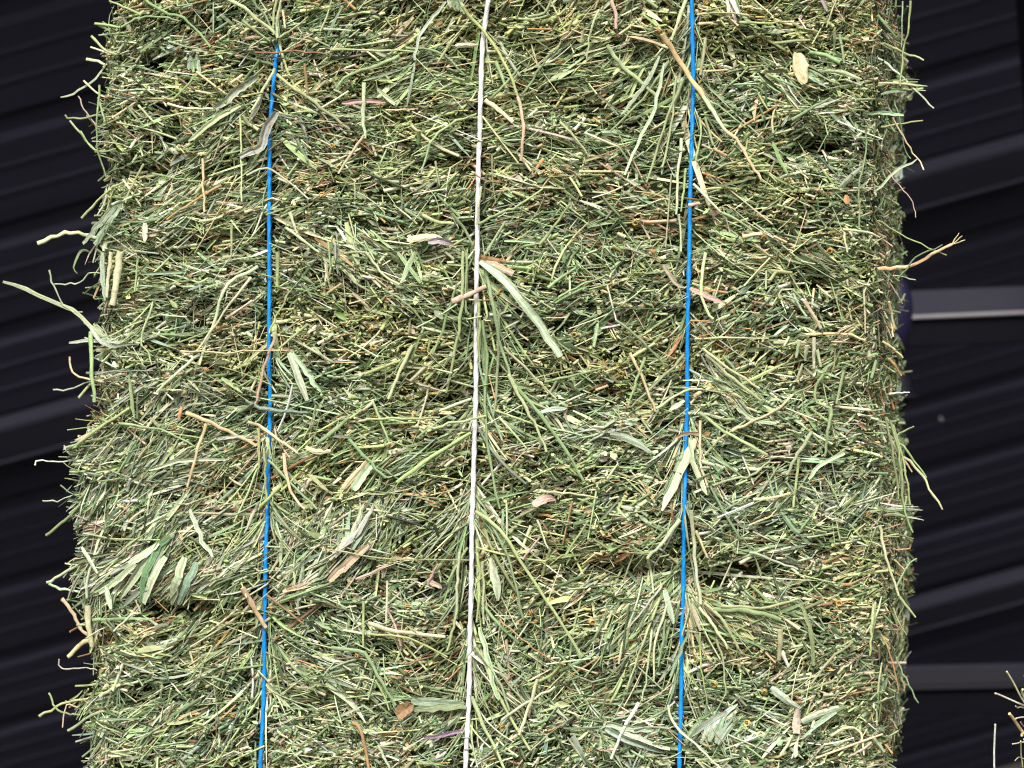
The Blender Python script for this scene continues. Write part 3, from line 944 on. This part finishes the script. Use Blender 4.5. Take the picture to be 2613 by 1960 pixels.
# tile ; s = stalk, l = leaf blade ; width ; colour ; lift in mm ; points
DATA = '''
A s 14 yg 3 430,110 280,40 200,5
A s 12 green 3 300,190 390,135 520,120 680,150
A s 16 green 3 440,0 590,95 720,140 880,320
A s 20 pale 5 980,0 1100,70 1290,225
A s 14 green 5 1140,0 1230,120 1300,240
A s 15 yg 5 1310,0 1285,100 1280,235
A s 14 straw 4 1340,75 1350,130 1358,190
A s 15 pale 6 1308,255 1305,150 1340,0
A s 16 green 4 1090,150 1255,275
A s 12 yg 4 1300,260 1420,200 1520,130
A s 10 brown 5 1160,350 1290,347 1440,350 1640,372
A s 10 brown 2 1395,330 1525,290
A s 17 pale 6 1290,455 1230,580 1180,690 1140,745
A l 50 grey 6 1310,740 1230,850 1200,960 1070,1030
A l 46 grey 3 1180,500 1080,590 1000,660 920,720
A l 34 grey 3 1080,700 930,790 740,930
A l 30 grey 3 1210,600 1170,720 1130,800
A s 18 yg 3 1300,490 1420,580 1570,690 1780,850
A s 16 brown 3 1495,430 1515,630
A s 12 pale 4 1080,775 1080,1000 1085,1320
A s 14 straw 4 825,1040 835,1200 850,1390
A s 16 orange 2 950,1215 820,1290 720,1350 600,1440
A s 14 green 3 430,1070 350,1240 330,1330
A l 60 grey 4 280,1340 230,1410 180,1470 60,1600
A l 34 white 4 465,1460 455,1580
A s 18 pale 4 1400,1390 1450,1530
A s 16 pale 3 1370,1490 1470,1560 1590,1650
A s 14 yg 3 1020,1470 1018,1650
A s 12 green 2 480,1130 640,1165 820,1190
A s 14 pale 3 240,1340 420,1270
A s 14 green 3 350,710 450,830
A s 12 pale 3 420,700 520,810
A s 14 cream 3 610,690 760,725 910,725
A s 11 yg 2 560,780 700,750 850,740
A s 12 green 4 150,560 140,750 130,960 170,1150
A s 14 yg 3 155,670 190,800
A s 18 cream 2 30,375 110,392 170,420
A s 16 yg 2 75,230 180,330 260,360
A s 14 yg 2 100,150 210,170 290,190
A s 12 pale 2 20,520 130,610 190,640
A s 11 yg 1 0,850 90,970 180,980
A l 80 blue 3 770,395 765,440 770,485
A s 12 yg 3 760,500 920,460 1010,440
A s 13 green 3 650,660 790,500
A s 8 brown 6 1250,985 1400,910 1560,870 1780,810
A s 12 grey 5 1110,1150 1180,1105 1250,1100 1380,1190 1530,1310
A s 16 pale 3 1100,1390 1195,1350
A s 13 green 2 600,280 740,320 800,320
B l 20 grey 4 740,20 640,140 570,250 540,400
B l 14 blue 3 535,420 515,560 490,700
B l 80 pale 3 790,-20 800,20 812,75
B s 18 yg 6 850,50 890,110 970,190 1080,340 1190,570 1215,650
B s 18 straw 6 1210,640 1240,750 1250,900 1230,1055
B s 12 pale 4 1740,80 1680,210 1655,400
B s 22 pale 4 215,550 205,720 220,910
B s 16 pale 4 215,890 130,1010 50,1140
B l 26 pale 4 300,590 415,690
B l 24 pink 2 70,680 210,665 350,675
B s 18 green 4 440,370 270,450 110,500 40,590
B s 12 yg 3 0,340 440,340 560,345
B s 12 green 3 480,320 700,350 850,480
B s 16 yg 4 780,270 690,415
B l 26 cream 3 800,300 870,292 940,290
B s 24 cream 4 990,650 1070,710 1180,805
B s 20 green 4 1060,400 1135,580
B s 15 green 4 1030,640 1130,550 1230,440
B s 12 green 3 640,940 590,1140
B s 12 yg 3 680,1060 710,1220
B s 14 yg 3 640,940 760,820 930,740
B s 12 pale 3 330,965 420,930
B s 14 yg 3 425,1145 540,1060
B l 40 cream 3 500,1570 640,1550 730,1570
B l 36 purple 3 640,1585 720,1575 800,1600
B s 18 green 4 790,1400 860,1490 920,1600
B s 18 yg 3 600,1410 690,1450 800,1465
B s 14 yg 5 950,1465 1130,1380 1210,1360 1380,1240
B s 13 pale 6 975,1220 955,1350 945,1470
B s 14 yg 3 1480,800 1570,890 1650,990
B s 16 yg 3 1000,1660 1130,1450
B s 16 green 3 1350,1600 1450,1470 1550,1340
B s 8 brown 6 925,1135 1000,1180 1100,1200
B s 8 orange 5 880,1245 930,1160
B s 14 green 2 1280,120 1380,100 1430,10
B s 14 green 3 1240,620 1330,480 1420,360
C s 30 straw 7 365,240 480,420 560,530 625,630
C s 24 pale 7 618,620 680,720 760,850
C s 18 straw 7 755,845 850,930 930,1070 1000,1180
C s 19 pale 5 515,0 470,130 420,270
C l 24 pale 4 340,370 270,520 190,630 90,750
C l 20 pale 4 370,420 300,740 220,900 120,1150
C s 13 yg 4 450,500 400,900 360,1100
C s 14 green 4 490,520 380,800 260,1200
C s 16 pale 4 480,900 465,1120 450,1400
C s 12 yg 4 512,1100 490,1300 480,1380
C s 14 pale 4 465,1400 475,1500 480,1640
C s 14 green 3 400,400 240,640 20,860
C l 70 white 3 790,-20 820,60 845,130
C l 80 straw 5 1235,350 1250,430 1285,560
C l 24 pale 4 1370,480 1500,485 1650,530
C l 20 pale 4 1660,750 1800,740 1930,750
C s 16 green 4 1200,790 1320,720 1450,650
C l 22 green 4 1080,930 1120,1040 1175,1145
C s 10 green 4 1680,830 1690,930 1640,1200 1635,1490
C s 13 pale 4 1530,1500 1700,1520 1770,1550
C s 12 pale 4 1540,1520 1545,1580 1560,1650
C s 14 yg 3 740,1390 850,1440 940,1500
C s 22 yg 3 0,300 100,430 240,560 330,640
C s 12 yg 3 860,160 1100,160 1190,150
C s 16 green 3 1090,285 1320,265
C s 14 green 3 1480,220 1475,330
C s 14 green 3 1510,230 1540,420
C s 17 pale 5 640,250 605,490
C s 10 straw 3 610,460 790,465
C s 12 green 2 1040,490 1150,540 1260,590
C s 12 green 4 610,640 730,700 900,840
C s 12 yg 4 600,760 610,860 575,1050
C s 15 green 3 635,760 690,950
C s 14 orange 3 690,970 780,1020
C s 20 pink 3 30,20 60,100 60,200
C l 18 purple 3 1390,0 1430,80
C s 15 pale 4 560,1200 740,1390
C s 18 pink 6 530,1340 605,1330
R s 16 yg -6 300,235 375,250 490,290 595,335
R s 14 pale -6 300,330 390,385 560,545 652,638
R s 12 green 3 505,-10 495,170 470,260 440,515
R s 9 grey 0 458,-10 455,260
R s 12 yg -12 330,750 400,735 590,705
R s 11 straw -4 400,700 430,760 550,940 590,1015
R l 18 grey -3 290,1150 400,1040 550,945
R s 8 pink -12 370,1010 415,1070 525,1200 545,1300
R s 9 yg -6 300,1330 380,1370 600,1480 730,1535
R s 22 straw -4 300,1625 400,1615 520,1600 650,1520 760,1470
R s 7 straw -4 755,1475 805,1400
R s 7 straw -4 755,1475 825,1418
R s 7 straw -4 755,1475 842,1443
R s 12 mid 0 430,1680 540,1550 700,1475
R s 8 green -6 410,590 440,700 485,890 515,940
R s 16 green 2 300,90 410,205
T s 9 grey -3 400,240 470,250 540,265
T s 9 pink -3 380,290 425,350 460,410
T s 16 straw -8 340,640 410,685 468,740
T s 16 orange -8 380,745 425,800 458,850
T s 12 white -6 380,962 425,957 510,952
T s 16 straw -2 375,400 395,480 410,560
T s 14 straw -4 395,530 405,612
T s 16 pale -4 380,1230 430,1310 560,1430 640,1560 705,1668
T s 14 yg -6 420,1230 480,1300 610,1475
T s 12 green -8 420,1220 470,1190 535,1160
T s 15 green 0 380,1120 430,1300 465,1640
T s 14 yg -2 400,1150 470,1400 505,1640
T s 14 green 2 350,1100 400,1350 430,1600
T s 13 straw -4 450,1330 490,1390 520,1440
U l 12 grey -2 290,80 480,140 590,168
U s 14 green -8 330,225 380,240 530,285
U s 18 pale 3 310,190 340,330 380,480 430,620
U s 16 yg 2 425,615 535,755
U s 12 orange -8 400,345 450,350 508,345
U s 12 green -6 420,580 490,450 550,405
U l 16 blue -6 490,450 500,420 492,390
U s 12 green -4 420,1000 450,1080 560,1290
U s 11 yg -6 400,700 440,800 485,870
U s 9 brown -6 420,860 455,790
U s 10 orange 2 360,930 400,1050 430,1200
U s 14 yg 3 285,650 270,800 250,960
U s 14 green 2 480,20 470,110 520,240
U s 12 straw -8 410,410 470,470
U s 12 orange -8 420,490 490,540
D s 40 pale 6 305,-10 275,150 240,330
D s 22 cream 6 245,-10 220,150 205,280
D l 34 grey 4 180,-10 178,150 185,300
D l 24 grey 4 60,470 180,580 420,585
D s 26 yg 3 60,500 100,720 120,960
D s 12 yg 3 410,20 380,240
D s 18 pale 5 1180,80 990,210 900,450 815,720
D s 14 pale 5 1140,150 1010,330 790,640
D s 12 yg 4 500,310 440,560 480,620 510,720
D s 16 yg 4 1510,455 1320,610
D s 10 straw 6 700,630 1000,640 1100,625 1330,625
D l 40 grey 4 1390,640 1440,760 1510,950
D l 34 pale 5 1420,640 1510,760 1600,890
D s 18 pink 6 1300,510 1220,720 1165,950
D s 22 straw 6 720,1030 880,1090 1170,1245
D s 18 straw 6 855,1100 790,1300 730,1510
D s 20 orange 4 690,990 670,1075
D s 18 straw 4 1110,1090 1190,1130 1270,1180 1450,1290
D s 18 straw 4 1350,1290 1400,1530 1500,1650
D s 16 yg 4 0,1240 170,1130 360,1000
D s 14 yg 4 1170,1130 1180,1390
D s 18 yg 6 1190,1640 1340,1500
D l 28 cream 4 1500,1250 1570,1280 1660,1280
D s 20 green 4 1570,1230 1680,1150 1780,1060
D s 8 blue 4 135,780 300,760 520,755
D l 24 green 4 365,790 375,900 390,1060
D s 18 pale 4 820,650 640,800 540,895
D s 22 yg 4 1310,-10 1305,100 1300,205
D s 10 yg 4 1250,510 1320,360 1390,240
D l 24 blue 4 1090,950 1200,1000 1510,1030
D s 15 green 5 1240,1340 1330,1420 1580,1650
D s 15 yg 5 1215,1260 1225,1480 1235,1650
D s 14 green 4 300,1100 560,1140 780,1250
D l 20 grey 3 480,1400 700,1340 1000,1330
E l 50 pale 8 970,50 1100,140 1230,280 1370,480 1490,665
E l 40 pink 6 980,60 1080,80 1190,130
E s 20 green 5 1000,90 1060,370 1110,620 1160,800
E s 18 yg 6 1150,780 1200,880 1320,1090 1400,1280
E s 18 yg 4 860,-10 850,330 800,640 735,900
E s 12 green 5 880,-10 875,380
E s 14 green 4 820,200 720,500 660,650
E s 30 pink 4 790,310 900,260 1010,210
E s 16 yg 4 960,310 955,700
E s 16 green 5 980,430 1010,700 990,880 1020,1300 1100,1650
E s 14 green 4 1090,400 1080,760 1050,1050
E s 14 yg 4 1120,600 1250,730 1460,940
E s 20 green 5 1180,830 1330,1010 1500,1230 1640,1470
E s 12 green 4 560,1190 700,1080 830,1010
E s 16 yg 5 630,1150 800,1090 1000,1050
E s 22 yg 4 620,1340 800,1230 900,1160
E s 22 yg 5 430,1480 650,1320 900,1160
E s 14 yg 3 225,1070 450,1068 700,1060
E s 20 yg 4 530,590 430,800 370,940
E s 12 grey 3 630,850 600,960 560,1120
E s 14 yg 3 1360,1540 1550,1555 1730,1580
E s 12 yg 3 1050,1010 1200,1060 1400,1140
E s 13 pale 3 1090,1060 1180,1150 1270,1260
E l 46 pink 3 1310,1625 1400,1580 1460,1590
E s 14 green 3 1380,830 1580,785 1780,730
E s 16 green 3 1410,220 1500,150 1590,90
E s 10 yg 3 1480,280 1600,215 1780,140
E s 12 green 3 360,240 520,340 600,450
E l 30 pale 4 560,-10 460,190
E l 24 green 3 440,-10 590,190
E s 16 pale 3 230,-10 330,120 450,200
E l 26 grey 4 1350,1030 1430,1005 1530,1000
E l 20 pale 3 1730,450 1700,600
E l 34 straw 4 80,1520 160,1430 240,1340
E l 46 pale 3 150,1530 200,1440 260,1370
E s 18 green 5 120,1200 240,1330 360,1450
E s 16 yg 3 -20,1170 100,1080 200,1010
E s 14 yg 3 270,960 320,1090 380,1230
F l 26 pink 5 370,70 440,180 500,215
F l 28 pink 5 540,220 620,260 760,320
F s 18 pale 5 640,-10 610,200 640,340 690,420
F s 14 straw 5 620,610 760,720 990,870
F s 18 yg 5 640,650 850,830 1000,950
F s 16 straw 5 150,640 240,830 315,1020
F s 16 yg 5 250,670 200,800 140,980
F s 14 pale 7 320,1000 510,885 620,875
F s 18 yg 5 600,1030 850,1200 1040,1300
F s 16 straw 5 810,1150 1000,1060 1100,1010 1210,910
F s 12 yg 4 640,1300 750,1190 900,1080
F s 12 green 4 1200,920 1330,850
F l 24 grey 4 850,990 960,1080 1100,1100
F s 16 green 4 1430,740 1360,850 1355,950 1460,1000
F s 17 green 5 1455,1000 1430,1150 1410,1310
F s 16 yg 4 1540,750 1490,970
F s 20 pale 3 1250,560 1230,670
F s 20 pale 3 1300,590 1290,690
F s 20 pale 3 1345,540 1345,740
F s 18 pale 3 1365,620 1390,730
F s 20 pink 4 1280,300 1340,390 1390,480
F s 10 pale 3 570,548 800,545 1050,545
F s 10 orange 3 540,430 690,435
F l 26 straw 6 440,1190 510,1165 600,1160
F l 46 cream 4 570,1200 480,1400 420,1530 360,1660
F l 30 pale 5 530,1200 570,1380 650,1560
F s 14 straw 4 605,1080 610,1350 650,1500
F l 24 white 4 410,1010 500,950
F l 40 blue 3 20,1170 150,1200 300,1290
F s 14 yg 3 690,1500 850,1450 930,1440 1060,1340
F s 16 yg 3 1245,1330 1225,1500 1210,1640
F s 20 yg 3 1330,1150 1230,1320 1170,1430
F l 22 pale 4 1310,1460 1380,1370 1540,1290
F s 15 straw 4 1290,520 1560,520 1680,560
F s 10 pale 4 1670,230 1670,300 1680,510
F s 18 straw 3 950,1590 1070,1580 1190,1550
F s 14 green 3 60,430 200,540 380,720
F s 14 green 3 500,650 380,780 160,990
G s 18 yg 6 920,10 1100,130 1250,370 1430,640 1590,910
G l 48 pale 5 1030,300 1050,400 1070,575
G s 16 pale 5 820,270 805,450 800,620
G s 16 yg 5 802,600 780,750 740,900
G s 14 yg 4 870,240 740,470
G s 16 yg 5 930,190 945,470 925,720
G s 14 pale 5 970,330 970,500 975,730
G s 9 orange 5 1080,690 1200,800 1350,920 1500,985
G s 14 pale 4 360,450 355,710
G s 14 yg 4 210,580 205,870
G s 22 pale 4 240,720 420,770 730,810
G s 13 yg 4 230,790 500,820 740,940
G s 20 green 4 0,880 210,915 300,1070 410,1250
G s 8 yg 5 0,250 400,310 870,320
G l 60 grey 3 -10,330 70,230 150,150 230,-10
G l 46 pink 4 -10,450 120,330 250,220
G l 28 pink 4 620,440 710,500
G s 14 pink 4 620,470 690,340
G l 18 pink 4 160,440 270,400 390,330
G l 72 brown 4 420,1310 465,1275 525,1240
G l 64 blue 3 520,1260 680,1250 850,1260
G l 26 purple 4 600,1445 720,1430 835,1415
G s 18 orange 4 130,1360 190,1420 240,1650
G s 16 pale 4 300,1500 340,1570 380,1650
G l 28 grey 5 945,750 990,900 1040,1150 1075,1210
G s 14 yg 5 920,880 1030,1030 1100,1150 1140,1280
G s 18 yg 5 890,1200 970,1370 1120,1655
G s 16 pale 4 1090,1340 1270,1220 1430,1130
G s 18 pale 5 1320,1080 1260,1280 1205,1430
G s 14 green 3 1260,1120 1400,1060 1490,960
G s 12 pink 4 1230,310 1340,170
G s 12 pale 3 1320,60 1390,240
G s 8 brown 4 1340,60 1400,150 1460,250
G s 13 yg 4 1505,280 1650,60
G l 16 green 5 1100,-10 1110,120 1112,300
G s 15 green 4 960,0 1070,160 1160,370 1230,690
H s 22 pale 5 470,60 340,220 265,300
H s 14 pale 5 265,300 280,400 300,530
H s 20 pale 6 540,0 560,300 600,600
H s 16 pale 5 570,130 645,305
H l 34 pale 5 370,510 395,620 425,730
H s 12 grey 4 350,490 260,600 150,740
H l 22 pink 4 540,600 600,770
H s 18 yg 5 620,590 740,700 840,880
H s 16 pale 5 590,620 690,750 770,880
H s 10 yg 4 700,820 745,980 760,1180
H s 10 yg 4 595,780 605,1000 640,1240
H s 12 pale 4 290,760 265,980 225,1220
H s 13 green 4 380,700 350,860 330,1000
H s 12 yg 4 340,560 240,820 130,1140
H s 14 pale 4 400,560 310,850 300,1100
H s 26 green 4 680,630 900,640 1110,700
H s 16 yg 4 730,610 1000,620 1220,570
H l 24 green 4 1240,600 1300,750 1320,1000
H s 30 yg 5 1110,760 1105,860 1100,960
H s 20 white 5 1120,900 1160,1000
H s 14 grey 4 910,270 1080,330 1220,380
H l 100 grey 3 560,1470 620,1390 690,1340 790,1270
H l 104 blue 3 690,1470 730,1390 790,1310
H l 70 grey 3 1260,1390 1370,1330 1490,1275
H l 42 pale 4 1050,1130 1130,1200 1235,1275
H l 44 pink 4 1225,1270 1215,1340 1210,1420
H l 28 cream 4 1220,1470 1200,1570
H l 56 grey 3 0,1400 150,1450 390,1515
H l 40 grey 3 0,1370 150,1385 300,1400
H s 14 cream 6 390,1250 420,1360 600,1510 750,1650
H s 18 white 4 205,1230 120,1380 30,1580
H l 18 blue 6 520,760 470,900 400,1060
H s 14 yg 3 1570,840 1430,960 1310,1110
H s 14 yg 3 1705,600 1690,760 1680,930
H s 14 pale 3 1430,1440 1540,1390 1620,1420 1640,1560
H s 14 pink 3 1690,1480 1620,1530 1540,1570
H l 26 pale 3 1690,1440 1770,1550
Q l 44 pale 5 760,680 690,740 640,840 600,950
Q l 40 pale 5 720,760 670,850 620,960
Q l 40 pale 4 690,700 620,750 560,790
Q l 36 pale 4 650,760 580,850 520,940
Q l 40 pale 5 800,760 770,860 735,965
Q l 34 blue 4 850,780 810,880 760,965
Q l 30 pale 4 590,790 520,850 440,910
Q l 28 pale 4 470,880 490,980
Q s 12 pale 5 520,930 550,900 600,990 560,1010 495,1075
Q s 10 yg 6 360,665 520,690 690,690
Q s 12 pale -2 175,880 250,840 340,790
Q s 12 pale -2 185,885 230,905 320,915
Q s 14 green -4 165,680 300,580 360,530
Q s 7 white -4 122,380 124,364 150,358 200,365 300,355
Q s 6 grey -4 150,533 220,530 300,505
Q s 8 grey -4 205,58 270,58 400,15
Q s 14 yg 3 290,325 400,240 560,130
Q s 18 pink -2 240,950 290,1010 335,1090
Q s 24 straw -2 340,1130 260,1200
Q s 28 pale 4 375,970 378,1060 388,1145
Q s 10 green -3 165,1360 205,1425 260,1440
Q s 12 yg -3 135,1455 240,1400 340,1385
Q s 8 pink -2 245,1410 240,1500
Q s 14 yg 1 270,1510 380,1440 440,1420
Q s 7 grey -3 220,1210 230,1250 340,1245
Q l 18 pale 4 355,720 390,770 430,830
Q s 16 green 4 400,1030 520,1022 630,1030
Q s 14 pale 4 420,1360 500,1310 590,1290
Q l 24 grey 4 820,560 870,680 920,760
Q s 24 straw 6 1040,890 1080,980 1125,1065
P s 18 pale 0 142,1027 290,980 400,1005
P l 20 grey 2 -10,1190 80,1220 200,1280 280,1310 440,1430
P s 8 grey 2 190,1140 220,1240 270,1310
P s 7 grey 2 210,1200 320,1195 370,1150
P l 12 green 0 325,1060 290,1130 305,1155
P l 10 grey 0 240,405 300,385 400,320 440,260
P s 7 pink 0 315,400 340,450 400,530
P s 9 yg 0 260,480 290,495 420,488
P s 10 yg 0 280,505 390,630 490,630
P s 11 yg 0 330,920 450,800 520,760
P l 16 grey 3 275,1450 400,1440 600,1460
P s 10 straw 0 280,1510 300,1580 390,1610
'''
SMB = {}


def smooth_H(x, z):
    h = 0
    for dx in (-0.008, 0, 0.008):
        for dzz in (-0.006, 0, 0.006):
            h = h + Hs(x + dx, z + dzz, False) / 9
    return h


def spline(P, n):
    """Catmull-Rom through control points"""
    P = np.asarray(P, float)
    if len(P) == 2:
        return P[0] + (P[1] - P[0]) * np.linspace(0, 1, n)[:, None]
    Q = np.vstack([2 * P[0] - P[1], P, 2 * P[-1] - P[-2]])
    seg = np.linalg.norm(np.diff(P, axis=0), axis=1)
    cum = np.concatenate([[0], np.cumsum(seg)])
    out = []
    for u in np.linspace(0, cum[-1], n):
        i = min(int(np.searchsorted(cum, u, side='right')) - 1, len(P) - 2)
        t = (u - cum[i]) / max(seg[i], 1e-9)
        a, b, c, d = Q[i], Q[i + 1], Q[i + 2], Q[i + 3]
        out.append(0.5 * ((2 * b) + (c - a) * t + (2 * a - 5 * b + 4 * c - d) * t * t + (3 * b - a - 3 * c + d) * t ** 3))
    return np.array(out)


def single(kind, width, col, lift, X, Z):
    """one stalk or leaf blade laid over the bale; X, Z bale-face coordinates, width metres"""
    Y = np.empty_like(X)
    for i in range(len(X)):
        xl, xr = float(xL(Z[i])) + 0.012, float(xR(Z[i])) - 0.006
        xc = min(max(X[i], xl), xr)
        over = max(X[i] - xr, 0) + max(xl - X[i], 0)
        h = float(smooth_H(np.array(xc), np.array(Z[i])))
        Y[i] = -(h + lift) + min(over * 0.4, 0.012)
    cp = np.stack([X, Y, Z], -1)
    n = max(4, min(12, 3 * len(X)))
    P = spline(cp, n)
    length = np.linalg.norm(np.diff(P, axis=0), axis=1).sum()
    wob = 0.00018 if length < 0.035 else 0.00042
    P[1:-1, 0] += rng.normal(0, wob, n - 2)
    P[1:-1, 2] += rng.normal(0, wob, n - 2)
    C = jitter(np.array([PAL['lpale' if (kind == 'l' and col == 'pale') else col]]), 0.07)
    if kind == 's':
        R = np.full((1, n), width / 2) * np.linspace(1.1, 0.78, n)[None] * (1 + 0.06 * rng.normal(size=(1, n)))
        nodes = rng.random(n) < 0.12
        R[0, nodes] *= 1.22
        v, l, z, c, s = tube_batch(P[None], R, C, 7, np.array([0.8 if width < 0.0024 else 0.5]), np.array([[0, -1.0, 0]]))
        g = rng.normal(0, 0.07, n)
        c[:n * 7] = np.clip(c[:n * 7] * (1 + np.repeat(g, 7))[:, None], 0.01, 0.9)
        return raw_mesh('stalk', v, l, z, c, s)
    sh = np.interp(np.linspace(0, 1, n), [0, 0.12, 0.5, 0.85, 1], [0.55, 0.9, 1.0, 0.8, rng.uniform(0.15, 0.8)])
    sh = sh * (1 + 0.06 * rng.normal(size=n))
    v, l, z, c, s = leaf_batch(P[None], (sh * width / 2)[None], C, np.array([[0, -1.0, 0]]) + 0.25 * rng.normal(size=(1, 3)), 7,
                               rng.uniform(0.1, 0.5) * rng.choice([-1, 1]), 0.18, [rng.normal(0, 0.7)])
    # ripple across the blade and a paper-like thickness
    v = v + np.stack([0 * v[:, 0], rng.normal(0, width * 0.025, len(v)), 0 * v[:, 0]], -1)
    nq = len(z)
    back = v + np.array([0, 0.00022, 0])
    q = l.reshape(nq, 4)
    A, nn_ = 7, n
    idx = np.arange(nn_ * A).reshape(nn_, A)
    rim = np.concatenate([idx[0, :], idx[1:, -1], idx[-1, -2::-1], idx[-2:0:-1, 0]])
    r2 = np.roll(rim, -1)
    off = len(v)
    side = np.stack([rim, rim + off, r2 + off, r2], -1)
    loops = np.concatenate([q.ravel(), (q[:, ::-1] + off).ravel(), side.ravel()])
    return raw_mesh('leaf_blade', np.vstack([v, back]), loops, np.full(2 * nq + len(side), 4), np.vstack([c, c]), False)


entries = []
for ln in DATA.strip().splitlines():
    f = ln.split()
    ox, oy, sc = TILE[f[0]]
    pts = np.array([[float(q) for q in w.split(',')] for w in f[5:]])
    if f[0] in 'PQ' and pts[:, 0].max() < 470 and pts[:, 0].min() < 345:       # rooted in the bale
        m = int(pts[:, 0].argmax())
        ext = pts[m] + np.array([55, 8.0])
        pts = np.vstack([pts, ext]) if m == len(pts) - 1 else (np.vstack([ext, pts]) if m == 0 else pts)
    X, Z = to_face(ox + pts[:, 0] / sc, oy + pts[:, 1] / sc)
    entries.append((f[1], float(f[2]) / sc * 0.000291 * (1.2 if f[0] not in 'RTUPQ' else 0.95), f[3], float(f[4]) * 0.001 + (0.0048 if f[0] not in 'RTUPQ' else (0.0062 if f[0] == 'Q' and f[1] == 'l' else 0.0015)), X, Z))
split = []
for e in entries:
    kind, w, col, lift, X, Z = e
    if kind == 'l' and w > 0.0072 and col not in ('cream', 'brown', 'straw'):
        d = np.array([X[-1] - X[0], Z[-1] - Z[0]]); d /= np.linalg.norm(d)
        m = 2 if w < 0.009 else 4
        for q in range(m):
            off = (q - (m - 1) / 2) / m * w * 0.9
            sl_ = rng.normal(0, 0.0025)
            ro = rng.normal(0, 0.10)
            dx, dz_ = X - X.mean(), Z - Z.mean()
            split.append((kind, w / m * rng.uniform(0.95, 1.5), col if rng.random() < 0.6 else ('blue' if rng.random() < 0.6 else 'green'), lift - 0.0015 + rng.normal(0, 0.001),
                          X.mean() + dx * math.cos(ro) - dz_ * math.sin(ro) - d[1] * off + d[0] * sl_, Z.mean() + dx * math.sin(ro) + dz_ * math.cos(ro) + d[0] * off + d[1] * sl_))
    else:
        split.append(e)
entries = split
for kind, w, col, lift, X, Z in entries:
    link('stalk' if kind == 's' else 'leaf_blade', single(kind, w, col, lift, X, Z), bale, M_HAY)
print('single pieces', len(entries), sum(e[0] == 's' for e in entries))

# ------------------------------------------------------------------ pale straw bale at the lower right corner
SBX, SBY, SBH, SBW, SBD = 0.398, 1.40, 0.350, 0.80, 0.42
SB_RZ = math.radians(-18)
sb = empty('straw_bale', (SBX, SBY, PLAT + 0.004), SB_RZ)
sb['label'] = 'pale yellow straw bale with loose straws at the lower right corner'
sb['category'] = 'straw bale'


def sb_surface(N, face):
    a, b = rng.random(N), rng.random(N)
    if face == 'left':
        p = np.stack([0 * a, a * SBD, b * SBH], -1); nn = np.tile([-1.0, 0, 0], (N, 1)); t = np.tile([0, 1.0, 0], (N, 1)); u = np.tile([0, 0, 1.0], (N, 1))
    elif face == 'front':
        p = np.stack([a * SBW, 0 * a, b * SBH], -1); nn = np.tile([0, -1.0, 0], (N, 1)); t = np.tile([1.0, 0, 0], (N, 1)); u = np.tile([0, 0, 1.0], (N, 1))
    else:
        p = np.stack([a * SBW, b * SBD, 0 * a + SBH], -1); nn = np.tile([0, 0, 1.0], (N, 1)); t = np.tile([1.0, 0, 0], (N, 1)); u = np.tile([0, 1.0, 0], (N, 1))
    phi = rng.normal(0, 0.7, N); el = rng.normal(0.12, 0.25, N)
    L = np.clip(rng.lognormal(math.log(0.03), 0.5, N), 0.01, 0.09)
    dr = np.cos(el)[:, None] * (np.cos(phi)[:, None] * t + np.sin(phi)[:, None] * u) + np.sin(el)[:, None] * nn
    mid = p + nn * rng.uniform(-0.010, 0.004, N)[:, None] + 0.003 * rng.normal(size=(N, 3))
    f = np.linspace(-0.5, 0.5, 3)
    P = mid[:, None, :] + dr[:, None, :] * (L[:, None, None] * f[None, :, None])
    P[..., 2] = np.maximum(P[..., 2], 0.003)
    C = jitter(np.array([PAL['cream'], PAL['straw'], PAL['white'], PAL['straw']])[rng.integers(0, 4, N)], 0.15)
    return tube_batch(P, np.repeat(rng.uniform(0.0008, 0.0018, N)[:, None], 3, 1), C, 5)


link('core', box_mesh('core', 0.012, SBW - 0.01, 0.012, SBD - 0.01, 0.004, SBH - 0.012, 0.015), sb, M_STRAWCORE)
mass_object('packed_straw', [sb_surface(1800, 'left'), sb_surface(2600, 'front'), sb_surface(2400, 'top')], sb, M_HAY)
STRAW = '''
26 cream 620,275 750,450 901,690 1100,960
26 white 490,600 600,650 901,790 1150,900
44 straw 665,870 780,1000 901,1150 1100,1400
28 white 460,1015 475,1300 500,1659 600,2100 900,2350
18 white 710,1295 820,1312 901,1325 1100,1350
20 cream 820,1255 860,1370 901,1490 960,1700
14 cream 760,1540 830,1535 901,1550 1100,1640
18 pale 760,770 830,820 901,830 1100,900
34 white 850,530 901,610 1050,860
22 white 765,945 901,965 1100,1000
14 pink 820,985 880,1040 1000,1150
30 cream 840,1180 901,1195 1050,1240
24 white 890,345 960,420 1100,800
20 cream 880,470 950,520 1100,860
26 straw 870,1230 960,1330 1080,1500
'''
for ln in STRAW.strip().splitlines():
    f = ln.split()
    pts = np.array([[float(q) for q in w.split(',')] for w in f[2:]])
    px, py = 2450 + pts[:, 0] / 5.53, 1660 + pts[:, 1] / 5.53
    yd = SBY - 0.004
    X = (px - CX) / FS * yd - SBX
    Zz = (CY - py) / FS * yd + ZC - PLAT - 0.004
    Y = np.linspace(-0.010, 0.012, len(X)) + rng.normal(0, 0.002)
    cR, sR = math.cos(-SB_RZ), math.sin(-SB_RZ)
    X, Y = X * cR - Y * sR, X * sR + Y * cR
    P = spline(np.stack([X, Y, Zz], -1), 8)
    R = np.full((1, 8), float(f[0]) / 5.53 * yd / FS / 2)
    v, l, z, c, s = tube_batch(P[None], R, jitter(np.array([PAL[f[1]]]), 0.06), 7)
    link('stalk', raw_mesh('stalk', v, l, z, c, s), sb, M_HAY)
